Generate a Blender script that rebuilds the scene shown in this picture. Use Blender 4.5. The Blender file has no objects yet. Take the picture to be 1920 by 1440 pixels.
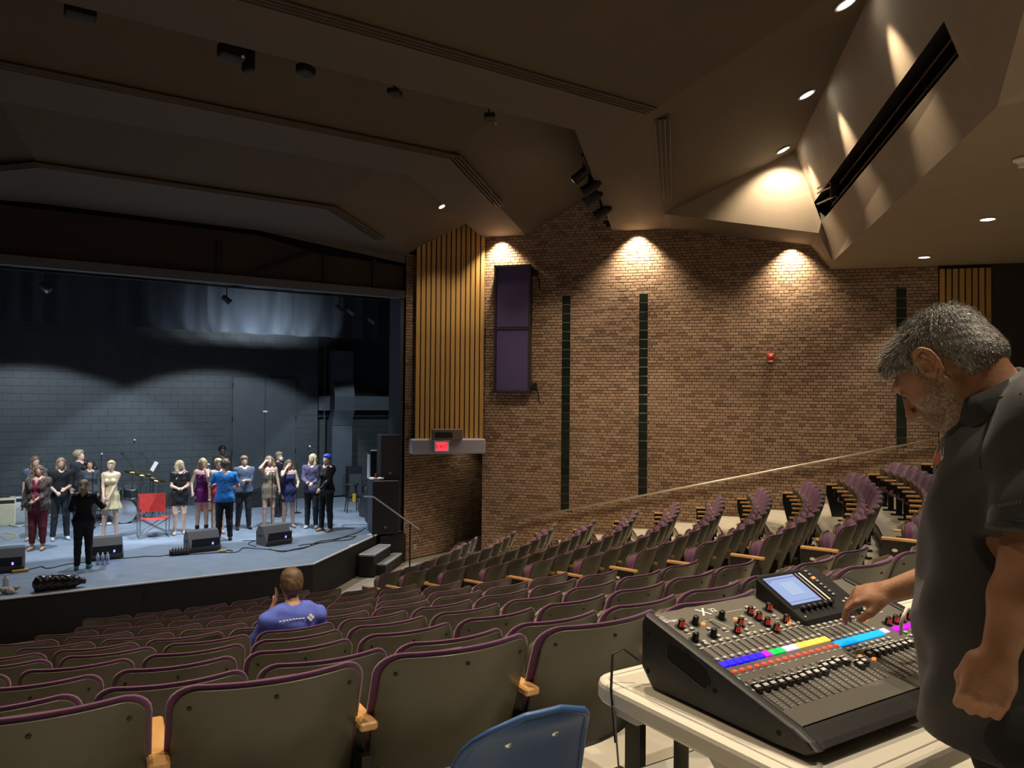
import bpy, math, random
import numpy as np
from mathutils import Matrix, Vector
R = math.radians
rnd = random.Random(7)
SC = bpy.context.scene
COL = bpy.context.collection

# ------------------------------------------------------------------ camera
FPX = 1442.0
TH, PITCH, ROLL, CZ = R(33), math.atan(26/1442.0), 0.0088, 3.9
f0 = Vector((math.sin(TH), math.cos(TH), 0)); r0 = Vector((math.cos(TH), -math.sin(TH), 0)); u0 = Vector((0, 0, 1))
fw = f0*math.cos(PITCH)+u0*math.sin(PITCH); upv = -f0*math.sin(PITCH)+u0*math.cos(PITCH)
CAMP = Vector((0, 0, CZ))
cd = bpy.data.cameras.new('camera'); cam = bpy.data.objects.new('camera', cd); COL.objects.link(cam)
cx = r0*math.cos(ROLL)+upv*math.sin(ROLL); cy = -r0*math.sin(ROLL)+upv*math.cos(ROLL); czv = -fw
cam.matrix_world = Matrix(((cx.x, cy.x, czv.x, 0), (cx.y, cy.y, czv.y, 0), (cx.z, cy.z, czv.z, CZ), (0, 0, 0, 1)))
cd.sensor_width = 36; cd.lens = FPX/1920*36; cd.clip_start = 0.05; cd.clip_end = 200
SC.camera = cam

def ray(px, py):
    a = px-960; b = -(py-720)
    return fw*FPX + r0*(a*math.cos(ROLL)-b*math.sin(ROLL)) + upv*(a*math.sin(ROLL)+b*math.cos(ROLL))
def atz(px, py, z):
    d = ray(px, py); return CAMP+d*((z-CZ)/d.z)
def aty(px, py, y):
    d = ray(px, py); return CAMP+d*(y/d.y)
def atpl(px, py, n, c):
    d = ray(px, py); n = Vector(n); return CAMP+d*((c-n.dot(CAMP))/n.dot(d))

# ------------------------------------------------------------------ world, exposure
SC.view_settings.view_transform = 'Standard'; SC.view_settings.look = 'None'
SC.view_settings.exposure = 0.0; SC.view_settings.gamma = 1.0
SC.view_settings.use_curve_mapping = False
w = bpy.data.worlds.new('world'); SC.world = w; w.use_nodes = True
w.node_tree.nodes['Background'].inputs[0].default_value = (0.5, 0.42, 0.32, 1)
w.node_tree.nodes['Background'].inputs[1].default_value = 0.004

# ------------------------------------------------------------------ lights
WARM = (1.0, 0.78, 0.53); SOFT = (1.0, .84, .65); COOL = (0.78, 0.89, 1.0)
def spot(name, p, target, power, size, blend=0.5, col=WARM, rad=0.05):
    l = bpy.data.lights.new(name, 'SPOT'); l.energy = power; l.spot_size = R(size); l.spot_blend = blend
    l.color = col; l.shadow_soft_size = rad
    o = bpy.data.objects.new(name, l); COL.objects.link(o); o.location = p
    d = Vector(target)-Vector(p); o.rotation_euler = d.to_track_quat('-Z', 'Y').to_euler()
    return o
WN = Vector((.737, .676, 0)); WN.normalize(); WC = 18.13
WD = Vector((.676, -.737, 0)); WD.normalize(); W0 = Vector((9.70, 16.25, 0))
def wallp(s, z, off=0.0):            # a point on the splayed brick wall, off = distance into the room
    p = W0+WD*s-WN*off; return Vector((p.x, p.y, z))
# wall washers just under the ceiling, against the brick
for s, z, pw in ((.45, 7.80, 420), (3.75, 7.80, 620), (7.15, 7.40, 560)):
    spot('wall_washer', wallp(s, z, .21), wallp(s+.05, 0, -.8), pw*1.05, 106, .85, WARM, .05)
spot('passage_fill', (10.0, 17.1, 2.75), (9.6, 17.3, 0), 6, 130, .8, WARM, .1)  # added weak fill for the passage brick, no known fixture
for s in (2.2, 5.4, 8.4): spot('wall_fill', wallp(s, 7.6, 2.4), wallp(s, 1.5, 0), 210, 90, .9, WARM, .08)  # added fill spots that brighten the brick wall, no fixtures there
# auditorium downlights over the seats
SEATL = [((2.2, 7.3, 7.7), 420), ((5.4, 7.6, 7.7), 420), ((-0.9, 7.3, 7.7), 300), ((4.6, 11.6, 7.7), 260), ((1.0, 11.2, 7.7), 220),
         ((8.6, 9.6, 7.7), 420), ((6.6, 4.6, 8.3), 640), ((3.4, 4.2, 8.3), 560), ((0.4, 4.4, 8.3), 520), ((10.2, 11.8, 7.7), 330)]
for p, pw in SEATL:
    spot('house_downlight', p, (p[0], p[1], 0), pw*0.9, 92, .6, WARM, .07)
# rear soffit downlights
SOFF = [tuple(atz(1733, 483, 6.78)), tuple(atz(1852, 412, 6.78)), (11.3, 3.2, 6.78), (6.4, 2.9, 8.85), (3.0, 1.9, 8.85), (2.6, -.9, 8.85), (-1.6, 0.9, 8.85), (4.4, -2.4, 8.85)]
SOFFP = [260, 330, 330, 480, 820, 600, 60, 200]
for p, pw in zip(SOFF, SOFFP):
    spot('soffit_downlight', p, (p[0], p[1], 0), pw, 95, .5, SOFT, .07)
# ridge downlights washing the catwalk fascia
RIDGE = [(11.55, 9.45), (9.85, 7.75), (7.85, 5.85)]
# stage electrics
for p, t, pw, sz in (((0.3, 17.5, 6.25), (0.3, 21.6, .7), 1250, 80), ((5.0, 17.5, 6.25), (5.0, 21.6, .7), 1300, 80), ((8.6, 18.6, 6.25), (9.6, 22.5, .7), 420, 66)):
    spot('stage_light', p, t, pw, sz, .16, COOL, .10)
for p, t, pw, sz in (((1.5, 16.9, 6.2), (1.5, 16.0, .7), 540, 84), ((5.0, 16.9, 6.2), (5.0, 16.0, .7), 600, 84), ((0.6, 20.6, 6.6), (0.9, 18.6, .7), 300, 70), ((3.4, 20.6, 6.6), (3.4, 18.6, .7), 300, 70), ((6.2, 20.6, 6.6), (6.0, 18.6, .7), 300, 70)):
    spot('stage_top_light', p, t, pw, sz, .3, COOL, .10)

for i in range(6):
    spot('curtain_fill', (3.7+.78*i, 21.75, 5.30), (3.75+.78*i, 22.6, 5.95), (10, 40, 90, 110, 80, 24)[i], 76, .5, COOL, .05)  # invented upward spots that give the curtain its lit lower band
# ------------------------------------------------------------------ materials
def newmat(name):
    m = bpy.data.materials.new(name); m.use_nodes = True
    nt = m.node_tree; b = nt.nodes['Principled BSDF']; return m, nt, b
def mat(name, col, rough=.6, metal=0, noise=0, nscale=20, bump=0, bscale=60, emit=None, estr=0, var=0, alpha=None, attr=None, sheen=0, trans=0, spec=None):
    m, nt, b = newmat(name)
    b.inputs['Roughness'].default_value = rough; b.inputs['Metallic'].default_value = metal
    base = None
    if attr:
        a = nt.nodes.new('ShaderNodeAttribute'); a.attribute_name = attr; base = a.outputs['Color']
    if spec is not None: b.inputs['Specular IOR Level'].default_value = spec
    c = nt.nodes.new('ShaderNodeRGB'); c.outputs[0].default_value = (*col, 1)
    if base is None: base = c.outputs[0]
    tc = nt.nodes.new('ShaderNodeTexCoord')
    def mul(base, val):
        mx = nt.nodes.new('ShaderNodeMix'); mx.data_type = 'RGBA'; mx.blend_type = 'MULTIPLY'; mx.inputs[0].default_value = 1
        nt.links.new(base, mx.inputs[6]); nt.links.new(val, mx.inputs[7]); return mx.outputs[2]
    if noise:
        n = nt.nodes.new('ShaderNodeTexNoise'); n.inputs['Scale'].default_value = nscale; n.inputs['Detail'].default_value = 5
        nt.links.new(tc.outputs['Object'], n.inputs[0])
        mr = nt.nodes.new('ShaderNodeMapRange'); mr.inputs[1].default_value = .25; mr.inputs[2].default_value = .75
        mr.inputs[3].default_value = 1-noise; mr.inputs[4].default_value = 1+noise
        nt.links.new(n.outputs[0], mr.inputs[0]); base = mul(base, mr.outputs[0])
    if var:
        oi = nt.nodes.new('ShaderNodeObjectInfo'); mr = nt.nodes.new('ShaderNodeMapRange')
        mr.inputs[3].default_value = 1-var; mr.inputs[4].default_value = 1+var
        nt.links.new(oi.outputs['Random'], mr.inputs[0]); base = mul(base, mr.outputs[0])
    nt.links.new(base, b.inputs['Base Color'])
    if bump:
        n = nt.nodes.new('ShaderNodeTexNoise'); n.inputs['Scale'].default_value = bscale; n.inputs['Detail'].default_value = 4
        nt.links.new(tc.outputs['Object'], n.inputs[0])
        bp = nt.nodes.new('ShaderNodeBump'); bp.inputs['Strength'].default_value = bump; bp.inputs['Distance'].default_value = .01
        nt.links.new(n.outputs[0], bp.inputs['Height']); nt.links.new(bp.outputs[0], b.inputs['Normal'])
    if emit:
        b.inputs['Emission Color'].default_value = (*emit, 1); b.inputs['Emission Strength'].default_value = estr
    if sheen: b.inputs['Sheen Weight'].default_value = sheen
    if trans: b.inputs['Transmission Weight'].default_value = trans
    return m
def wood(name, c1, c2, scale=(30, 30, 2), rough=.45, var=.1):
    m, nt, b = newmat(name); tc = nt.nodes.new('ShaderNodeTexCoord'); mp = nt.nodes.new('ShaderNodeMapping')
    mp.inputs['Scale'].default_value = scale; n = nt.nodes.new('ShaderNodeTexNoise'); n.inputs['Scale'].default_value = 1.5; n.inputs['Detail'].default_value = 6
    nt.links.new(tc.outputs['Object'], mp.inputs[0]); nt.links.new(mp.outputs[0], n.inputs[0])
    cr = nt.nodes.new('ShaderNodeValToRGB'); cr.color_ramp.elements[0].color = (*c1, 1); cr.color_ramp.elements[1].color = (*c2, 1)
    cr.color_ramp.elements[0].position = .3; cr.color_ramp.elements[1].position = .7
    nt.links.new(n.outputs[0], cr.inputs[0])
    oi = nt.nodes.new('ShaderNodeObjectInfo'); mr = nt.nodes.new('ShaderNodeMapRange'); mr.inputs[3].default_value = 1-var; mr.inputs[4].default_value = 1+var
    nt.links.new(oi.outputs['Random'], mr.inputs[0])
    mx = nt.nodes.new('ShaderNodeMix'); mx.data_type = 'RGBA'; mx.blend_type = 'MULTIPLY'; mx.inputs[0].default_value = 1
    nt.links.new(cr.outputs[0], mx.inputs[6]); nt.links.new(mr.outputs[0], mx.inputs[7]); nt.links.new(mx.outputs[2], b.inputs['Base Color'])
    b.inputs['Roughness'].default_value = rough; return m
def brickmat(name, cols, byattr, rough=.8):
    m, nt, b = newmat(name)
    if byattr:
        a = nt.nodes.new('ShaderNodeAttribute'); a.attribute_name = 'rv'; fac = a.outputs['Fac']
    else:
        a = nt.nodes.new('ShaderNodeObjectInfo'); fac = a.outputs['Random']
    cr = nt.nodes.new('ShaderNodeValToRGB'); el = cr.color_ramp.elements
    while len(el) < len(cols): el.new(.5)
    for i, c in enumerate(cols): el[i].position = i/(len(cols)-1); el[i].color = (*c, 1)
    nt.links.new(fac, cr.inputs[0])
    g = nt.nodes.new('ShaderNodeNewGeometry'); n = nt.nodes.new('ShaderNodeTexNoise'); n.inputs['Scale'].default_value = 30; n.inputs['Detail'].default_value = 5
    nt.links.new(g.outputs['Position'], n.inputs[0]); mr = nt.nodes.new('ShaderNodeMapRange'); mr.inputs[1].default_value = .3; mr.inputs[2].default_value = .7; mr.inputs[3].default_value = .86; mr.inputs[4].default_value = 1.12
    nt.links.new(n.outputs[0], mr.inputs[0])
    n2 = nt.nodes.new('ShaderNodeTexNoise'); n2.inputs['Scale'].default_value = .8; nt.links.new(g.outputs['Position'], n2.inputs[0])
    mr2 = nt.nodes.new('ShaderNodeMapRange'); mr2.inputs[1].default_value = .3; mr2.inputs[2].default_value = .7; mr2.inputs[3].default_value = .85; mr2.inputs[4].default_value = 1.1
    nt.links.new(n2.outputs[0], mr2.inputs[0])
    cur = cr.outputs[0]
    for q in (mr, mr2):
        mx = nt.nodes.new('ShaderNodeMix'); mx.data_type = 'RGBA'; mx.blend_type = 'MULTIPLY'; mx.inputs[0].default_value = 1
        nt.links.new(cur, mx.inputs[6]); nt.links.new(q.outputs[0], mx.inputs[7]); cur = mx.outputs[2]
    nt.links.new(cur, b.inputs['Base Color']); b.inputs['Roughness'].default_value = rough
    return m
BRC = [(.24, .155, .105), (.37, .25, .165), (.44, .31, .21), (.41, .265, .18), (.48, .35, .24)]
M_BRA = brickmat('brick_attr', BRC, True); M_BRO = brickmat('brick_obj', BRC, False)
BLC = [(.048, .060, .067), (.052, .064, .071), (.055, .067, .075)]
M_BLA = brickmat('block_attr', BLC, True, .5); M_BLO = brickmat('block_obj', BLC, False, .5)
M_MORT = mat('mortar', (.035, .022, .015), .9)
M_BMORT = mat('block_mortar', (.048, .059, .066), .6)
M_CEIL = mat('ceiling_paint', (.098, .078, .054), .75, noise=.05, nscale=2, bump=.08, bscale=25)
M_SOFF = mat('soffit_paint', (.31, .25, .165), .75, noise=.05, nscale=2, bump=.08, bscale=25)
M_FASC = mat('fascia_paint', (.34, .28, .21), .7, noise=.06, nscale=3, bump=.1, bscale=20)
M_BLACK = mat('black', (.012, .012, .013), .6)
M_BLACKG = mat('black_gloss', (.015, .015, .016), .28)
M_DARKMET = mat('dark_metal', (.03, .028, .026), .45, .6)
M_STEEL = mat('steel', (.55, .53, .5), .3, 1)
M_CHROME = mat('chrome', (.8, .8, .8), .12, 1)
M_PROS = mat('proscenium_dark', (.045, .036, .03), .8, noise=.1, nscale=3)
M_BEAM = mat('beam_grey', (.13, .14, .155), .6)
M_STAGE = mat('stage_paint', (.24, .29, .36), .42, noise=.14, nscale=3, bump=.05)
M_FLOOR = mat('house_floor', (.52, .49, .41), .7, noise=.12, nscale=4)
M_FLOORF = mat('house_floor_front', (.42, .40, .36), .6, noise=.1, nscale=3)
M_SLAT = wood('slat_wood', (.50, .29, .09), (.64, .40, .14), (25, 25, 1.2))
M_ARM = wood('arm_wood', (.62, .34, .12), (.74, .44, .17), (20, 4, 20), .35)
M_SHELL = mat('seat_shell', (.086, .084, .060), .30, noise=.22, nscale=5, var=.12)
M_PURPLE = mat('purple_fabric', (.155, .050, .140), .9, noise=.12, nscale=60, bump=.3, bscale=400, sheen=.4, var=.08)
M_PAN = mat('seat_pan_brown', (.10, .075, .05), .4, noise=.15, nscale=8)
M_GREY = mat('header_grey', (.34, .34, .42), .6)
M_WHITE = mat('white', (.85, .85, .83), .5)
M_OFFWHITE = mat('table_white', (.80, .76, .64), .45, bump=.15, bscale=300)
M_RED = mat('red', (.55, .03, .03), .5)
M_LAMP = mat('lamp_glow', (1, 1, 1), .5, emit=(1, .93, .8), estr=14)
M_BLUEP = mat('blue_plastic', (.045, .12, .32), .38, bump=.05, bscale=900)

# ------------------------------------------------------------------ mesh helpers
class MB:
    def __init__(s): s.v = []; s.f = []; s.m = []; s.cur = 0
    def add(s, vs, fs):
        o = len(s.v); s.v += [tuple(p) for p in vs]; s.f += [tuple(i+o for i in f) for f in fs]; s.m += [s.cur]*len(fs); return s
    def box(s, c, d, rz=0, M=None, taper=1.0):
        hx, hy, hz = d[0]/2, d[1]/2, d[2]/2; c = Vector(c); Rm = M if M is not None else Matrix.Rotation(rz, 3, 'Z')
        vs = [c+Rm@Vector((x*hx*(taper if z > 0 else 1), y*hy*(taper if z > 0 else 1), z*hz)) for z in (-1, 1) for y in (-1, 1) for x in (-1, 1)]
        return s.add(vs, [(0, 2, 3, 1), (4, 5, 7, 6), (0, 1, 5, 4), (2, 6, 7, 3), (0, 4, 6, 2), (1, 3, 7, 5)])
    def bbox(s, c, d, b=.01, rz=0, M=None):      # box with chamfered edges
        h = Vector(d)/2; c = Vector(c); Rm = M if M is not None else Matrix.Rotation(rz, 3, 'Z'); b = min(b, *(x*.45 for x in h*1.0))
        pts = {}; vs = []
        for sx in (-1, 1):
            for sy in (-1, 1):
                for sz in (-1, 1):
                    for a in range(3):
                        p = [sx*(h.x-b), sy*(h.y-b), sz*(h.z-b)]; p[a] = (sx, sy, sz)[a]*h[a]
                        pts[(sx, sy, sz, a)] = len(vs); vs.append(c+Rm@Vector(p))
        fs = []
        for a in range(3):
            o1, o2 = [i for i in range(3) if i != a]
            for sg in (-1, 1):
                q = []
                for (u, v) in ((-1, -1), (1, -1), (1, 1), (-1, 1)):
                    k = [0, 0, 0]; k[a] = sg; k[o1] = u; k[o2] = v; q.append(pts[(*k, a)])
                fs.append(tuple(q))
        for a in range(3):
            o1, o2 = [i for i in range(3) if i != a]
            for u in (-1, 1):
                for v in (-1, 1):
                    q = []
                    for sg, ax in ((-1, o1), (1, o1), (1, o2), (-1, o2)):
                        k = [0, 0, 0]; k[a] = sg; k[o1] = u; k[o2] = v; q.append(pts[(*k, ax)])
                    fs.append(tuple(q))
        for sx in (-1, 1):
            for sy in (-1, 1):
                for sz in (-1, 1): fs.append(tuple(pts[(sx, sy, sz, a)] for a in range(3)))
        return s.add(vs, fs)
    def quad(s, *p): return s.add(p, [tuple(range(len(p)))])
    def tube(s, pts, r, n=8, cap=True, closed=False):
        pts = [Vector(p) for p in pts]; N = len(pts); rs = r if isinstance(r, (list, tuple)) else [r]*N
        vs = []; ref = None
        for i, p in enumerate(pts):
            t = (pts[min(i+1, N-1)]-pts[max(i-1, 0)]).normalized()
            if ref is None: ref = Vector((0, 0, 1)) if abs(t.z) < .9 else Vector((1, 0, 0))
            a = (ref-t*ref.dot(t)).normalized(); b = t.cross(a); ref = a
            vs += [p+(a*math.cos(2*math.pi*k/n)+b*math.sin(2*math.pi*k/n))*rs[i] for k in range(n)]
        fs = [(i*n+k, i*n+(k+1) % n, (i+1)*n+(k+1) % n, (i+1)*n+k) for i in range(N-1) for k in range(n)]
        if cap: fs += [tuple(range(n))[::-1], tuple((N-1)*n+k for k in range(n))]
        return s.add(vs, fs)
    def lathe(s, prof, n=16, c=(0, 0, 0), M=None, sy=1.0):
        c = Vector(c); M = M if M is not None else Matrix.Identity(3); vs = []
        for (r, z) in prof: vs += [c+M@Vector((r*math.cos(2*math.pi*k/n), sy*r*math.sin(2*math.pi*k/n), z)) for k in range(n)]
        fs = [(i*n+k, i*n+(k+1) % n, (i+1)*n+(k+1) % n, (i+1)*n+k) for i in range(len(prof)-1) for k in range(n)]
        fs += [tuple(range(n))[::-1], tuple((len(prof)-1)*n+k for k in range(n))]
        return s.add(vs, fs)
    def prism(s, poly, z0, z1, M=None, c=(0, 0, 0)):
        M = M if M is not None else Matrix.Identity(3); c = Vector(c); n = len(poly)
        vs = [c+M@Vector((x, y, z)) for z in (z0, z1) for (x, y) in poly]
        return s.add(vs, [tuple(range(n))[::-1], tuple(range(n, 2*n))]+[(i, (i+1) % n, n+(i+1) % n, n+i) for i in range(n)])
    def mesh(s, name, mats, smooth=False):
        me = bpy.data.meshes.new(name); me.from_pydata(s.v, [], s.f)
        mats = mats if isinstance(mats, (list, tuple)) else [mats]
        for m_ in mats: me.materials.append(m_)
        if len(mats) > 1: me.polygons.foreach_set('material_index', s.m)
        if smooth: me.polygons.foreach_set('use_smooth', [True]*len(me.polygons))
        me.update(); return me
    def build(s, name, mats, parent=None, smooth=False, **kw):
        return link(name, s.mesh(name, mats, smooth), parent, **kw)
def link(name, me, parent=None, loc=None, rot=None, label=None, category=None, group=None, kind=None, M=None):
    o = bpy.data.objects.new(name, me); COL.objects.link(o)
    if parent: o.parent = parent
    if loc is not None: o.location = loc
    if rot is not None: o.rotation_euler = rot
    if M is not None: o.matrix_local = M
    tag(o, label, category, group, kind); return o
def tag(o, label=None, category=None, group=None, kind=None):
    if label: o['label'] = label
    if category: o['category'] = category
    if group: o['group'] = group
    if kind: o['kind'] = kind
    return o
def thing(name, label, cat, loc=(0, 0, 0), rz=0, group=None):
    return link(name, None, None, loc, (0, 0, rz), label, cat, group)
def copy_tree(o, parent=None):
    c = o.copy(); COL.objects.link(c)
    if parent: c.parent = parent
    for ch in list(o.children): copy_tree(ch, c)
    return c
def axes(x, y, z): return Matrix((x, y, z)).transposed()
def lookM(d):      # 3x3 whose Z axis points along d
    return Vector(d).to_track_quat('Z', 'Y').to_matrix()
def text_mesh(txt, size, depth=.001, sx=1.0):
    c = bpy.data.curves.new('lettering', 'FONT'); c.body = txt; c.size = size; c.extrude = depth; c.align_x = 'CENTER'; c.align_y = 'CENTER'; c.space_character = 1.05; c.offset = size*.012
    o = bpy.data.objects.new('tmp', c); COL.objects.link(o); dg = bpy.context.evaluated_depsgraph_get()
    me = bpy.data.meshes.new_from_object(o.evaluated_get(dg)); bpy.data.objects.remove(o); bpy.data.curves.remove(c)
    return me
def put_text(txt, size, m, parent, M, name='lettering', depth=.001):
    me = text_mesh(txt, size, depth); me.materials.clear(); me.materials.append(m)
    return link(name, me, parent, M=M)
def m4(R3, t): M = R3.to_4x4(); M.translation = Vector(t); return M

def box_template(sx, sy, sz, ch):       # brick: front face chamfered, open at the back; x along the wall, y out of the wall
    hx, hz = sx/2, sz/2
    vs = [(-hx, 0, -hz), (hx, 0, -hz), (hx, 0, hz), (-hx, 0, hz), (-hx, sy-ch, -hz), (hx, sy-ch, -hz), (hx, sy-ch, hz), (-hx, sy-ch, hz),
          (-hx+ch, sy, -hz+ch), (hx-ch, sy, -hz+ch), (hx-ch, sy, hz-ch), (-hx+ch, sy, hz-ch)]
    fs = [(0, 1, 5, 4), (1, 2, 6, 5), (2, 3, 7, 6), (3, 0, 4, 7), (4, 5, 9, 8), (5, 6, 10, 9), (6, 7, 11, 10), (7, 4, 8, 11), (8, 9, 10, 11)]
    return vs, fs
def masonry(parent, name, items, P0, D, N, mats, ch=.004, depth=.012, limit=300):
    """items: list of (s, z, len, h). D along wall, N out of wall. nearest `limit` become objects, the others one mesh."""
    items = sorted(items, key=lambda q: (P0+D*q[0]+Vector((0, 0, q[1]))-CAMP).length)
    Rm = axes(D, N, Vector((0, 0, 1))); cache = {}
    for (s_, z, L, h) in items[:limit]:
        k = (round(L, 3), round(h, 3))
        if k not in cache:
            vs, fs = box_template(L, depth, h, ch); cache[k] = MB().add(vs, fs).mesh(name, mats[1])
        p = P0+D*s_; o = link(name, cache[k], parent, M=m4(Rm, (p.x, p.y, z)) if (D.cross(N)).z > 0 else None)
        if (D.cross(N)).z <= 0: o.matrix_local = m4(axes(-D, N, Vector((0, 0, 1))), (p.x, p.y, z))
    rest = items[limit:]
    if not rest: return
    V = []; F = []; rv = []
    Dn = np.array(D); Nn = np.array(N); P = np.array(P0)
    for i, (s_, z, L, h) in enumerate(rest):
        j = rnd.uniform(-.0015, .0015)
        vs, fs = box_template(L, depth+j, h, ch); a = np.array(vs)
        V.append(P+Dn*s_+a[:, :1]*Dn+a[:, 1:2]*Nn+np.array((0, 0, z))+a[:, 2:3]*np.array((0, 0, 1)))
        F.append(np.array(fs)+12*i); rv.append(np.full(9, rnd.random()))
    V = np.concatenate(V); F = np.concatenate(F); rv = np.concatenate(rv)
    me = bpy.data.meshes.new(name); me.from_pydata(V.tolist(), [], F.tolist()); at = me.attributes.new('rv', 'FLOAT', 'FACE'); at.data.foreach_set('value', rv.astype(np.float32))
    me.materials.append(mats[0]); me.update()
    link(name, me, parent, kind='stuff')
def brick_items(s0, s1, z0, z1, holes=(), L=.2275, H=.0706, joint=.011, ztop=None):
    it = []; r = 0; z = z0
    while z < z1:
        hd = (r % 3 == 2); Lr = L/2 if hd else L; off = (0, .5, .25)[r % 3]*L
        s_ = s0-off
        while s_ < s1:
            a = max(s_, s0)+joint/2; b = min(s_+Lr, s1)-joint/2; zc = z+H/2
            segs = [(a, b)]
            for (ha, hb, hz0, hz1) in holes:
                if hz0 < zc < hz1:
                    ns = []
                    for (x, y) in segs:
                        if y <= ha or x >= hb: ns.append((x, y)); continue
                        if x < ha-.01: ns.append((x, ha-.003))
                        if y > hb+.01: ns.append((hb+.003, y))
                    segs = ns
            for (x, y) in segs:
                if y-x > .02 and (ztop is None or zc < ztop((x+y)/2)): it.append(((x+y)/2, zc, y-x, H-joint))
            s_ += Lr
        z += H; r += 1
    return it
# ================================================================== STRUCTURE
def struct(name, mb, m, parent=None, **kw):
    return mb.build(name, m, parent, kind=None if parent else 'structure', **kw)
# ---- seating geometry
AC = Vector((2.405, 19.797, 0))
RK = [7.95, 8.81, 9.67, 10.52, 11.36, 12.2, 13.03, 13.85, 14.67, 15.48, 16.31, 17.14, 18.04]
FLZ = [0.0, .18, .35, .53, .71, .89, 1.08, 1.27, 1.46, 1.65, 1.85, 2.10, 2.38]
def arcp(Rr, ang, z=0):     # ang in radians, 0 = straight back from the stage
    return Vector((AC.x+Rr*math.sin(ang), AC.y-Rr*math.cos(ang), z))
def wall_angle(Rr, off=0.02):
    lo, hi = 0, R(75)
    for _ in range(30):
        m = (lo+hi)/2
        if arcp(Rr, m).dot(WN) < WC-off: lo = m
        else: hi = m
    return lo
# tiers (treads and risers)
fl = struct('floor', MB().quad((-8, 3, -.02), (14, 3, -.02), (14, 19, -.02), (-8, 19, -.02)), M_FLOORF)
fl['label'] = 'front floor'; del fl['label']
for k in range(13):
    Ra = RK[k]-.62; Rb = RK[k+1]-.62 if k < 12 else Ra+9.5; z = FLZ[k]; zp = FLZ[k-1] if k else -.02
    mb = MB(); n = 40; a0 = R(-42)
    if k < 1: continue
    V = []
    for i in range(n+1):
        t = i/n; aa = a0+(wall_angle(Ra)-a0)*t; ab = a0+(wall_angle(Rb)-a0)*t if k < 12 else aa
        V += [arcp(Ra, aa, zp), arcp(Ra, aa, z), arcp(Rb, ab, z)]
    if k == 12:
        for i in range(n+1):
            p = V[i*3+2]; p.y = max(p.y, -5.2)
    mb.add(V, [(i*3, (i+1)*3, (i+1)*3+1, i*3+1) for i in range(n)]+[(i*3+1, (i+1)*3+1, (i+1)*3+2, i*3+2) for i in range(n)])
    o = struct('tier', mb, M_FLOOR, fl)
    nb = MB(); pts = [arcp(Ra-.006, a0+(wall_angle(Ra)-a0)*i/n, z-.012) for i in range(n+1)]
    nb.tube(pts, .013, 5); nb.build('tier_nosing', M_DARKMET, fl)

# ---- right brick wall
wr = struct('wall_right', MB().add([wallp(s_, z, o_) for s_, z, o_ in ((0, -.2, 0), (14, -.2, 0), (14, 8.9, 0), (0, 8.9, 0), (0, -.2, -.4), (0, 8.9, -.4))], [(0, 1, 2, 3), (0, 3, 5, 4)]), M_MORT)
def ceil_top(s_):
    if s_ < .75: return 7.95
    if s_ < 3.0: return 8.95
    if s_ < 3.9: return 7.95
    if s_ < 7.3: return 7.95-.0*(s_)
    return 7.45
STR = [(1.97, 2.17, 1.19, 6.36), (3.80, 4.00, 1.64, 6.37), (9.30, 9.50, 2.90, 6.34)]
S2A, S2B = 10.12, 11.12
holes = STR+[(S2A, 14, 0, 9)]
masonry(wr, 'brick', brick_items(0, 10.12, 0.0, 8.95, holes, ztop=ceil_top), W0, WD, -WN, (M_BRA, M_BRO), depth=.014)
# quoin face of the wall end towards the opening
M_TILE = mat('dark_tile', (.018, .026, .02), .18, var=.25)
M_GROUT = mat('tile_grout', (.30, .32, .27), .7)
for (a, b, z0, z1) in STR:
    st = MB().box(wallp((a+b)/2, (z0+z1)/2, .001), (b-a, .012, z1-z0), M=axes(WD, -WN, Vector((0, 0, 1)))).build('trim_1', M_GROUT, None, kind='structure')
    n = round((z1-z0)/.212); h = (z1-z0)/n; tm = MB().bbox((0, 0, 0), (b-a-.004, .012, h-.013), .003).mesh('tile', M_TILE)
    for i in range(n): link('tile', tm, st, M=m4(axes(-WD, -WN, Vector((0, 0, 1))), wallp((a+b)/2, z0+h*(i+.5), .009)))
# slat panel on the right
def slat_panel(name, P, D, N, n, pitch, z0, z1, back):
    st = MB().box(P+D*(pitch*n/2)+Vector((0, 0, (z0+z1)/2))-N*.02, (pitch*n, .04, z1-z0), M=axes(D, N, Vector((0, 0, 1)))).build(name, back, None, kind='structure')
    tm = MB().bbox((0, 0, 0), (pitch*.76, .045, z1-z0), .004).mesh('slat', M_SLAT)
    sg = 1 if D.cross(N).z > 0 else -1
    for i in range(n):
        link('slat', tm, st, M=m4(axes(D*sg, N, Vector((0, 0, 1))), P+D*(pitch*(i+.5))+N*.024+Vector((0, 0, (z0+z1)/2))))
    return st
p = W0+WD*S2A; slat_panel('trim_2', Vector((p.x, p.y, 0))-WN*.03, WD, -WN, 8, 1.0/8, 2.9, 6.72, M_MORT)
struct('wall_right', MB().box(wallp(11.42, 4.5, .02), (.6, .06, 5), M=axes(WD, -WN, Vector((0, 0, 1)))), M_PROS)
M_REDW = mat('red_brown_panel', (.10, .022, .012), .8, noise=.15, nscale=6)
struct('wall_right', MB().box(wallp(13.0, 4.4, .10), (2.5, .1, 4.8), M=axes(WD, -WN, Vector((0, 0, 1)))), M_REDW)

# ---- wall beside the opening (runs back into the passage)
B0 = Vector((7.87, 16.82, 0)); BD = Vector((.945, .326, 0)).normalized(); BN = Vector((BD.y, -BD.x, 0))
wb = struct('wall_passage', MB().add([B0, B0+BD*3.6, B0+BD*3.6+Vector((0, 0, 8.2)), B0+Vector((0, 0, 8.2))], [(0, 1, 2, 3)]), M_MORT)
it = brick_items(0, 3.0, 0.0, 2.95)+brick_items(0, .34, 2.97, 7.3)
masonry(wb, 'brick', it, B0, BD, BN, (M_BRA, M_BRO), depth=.014, limit=200)
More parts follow.
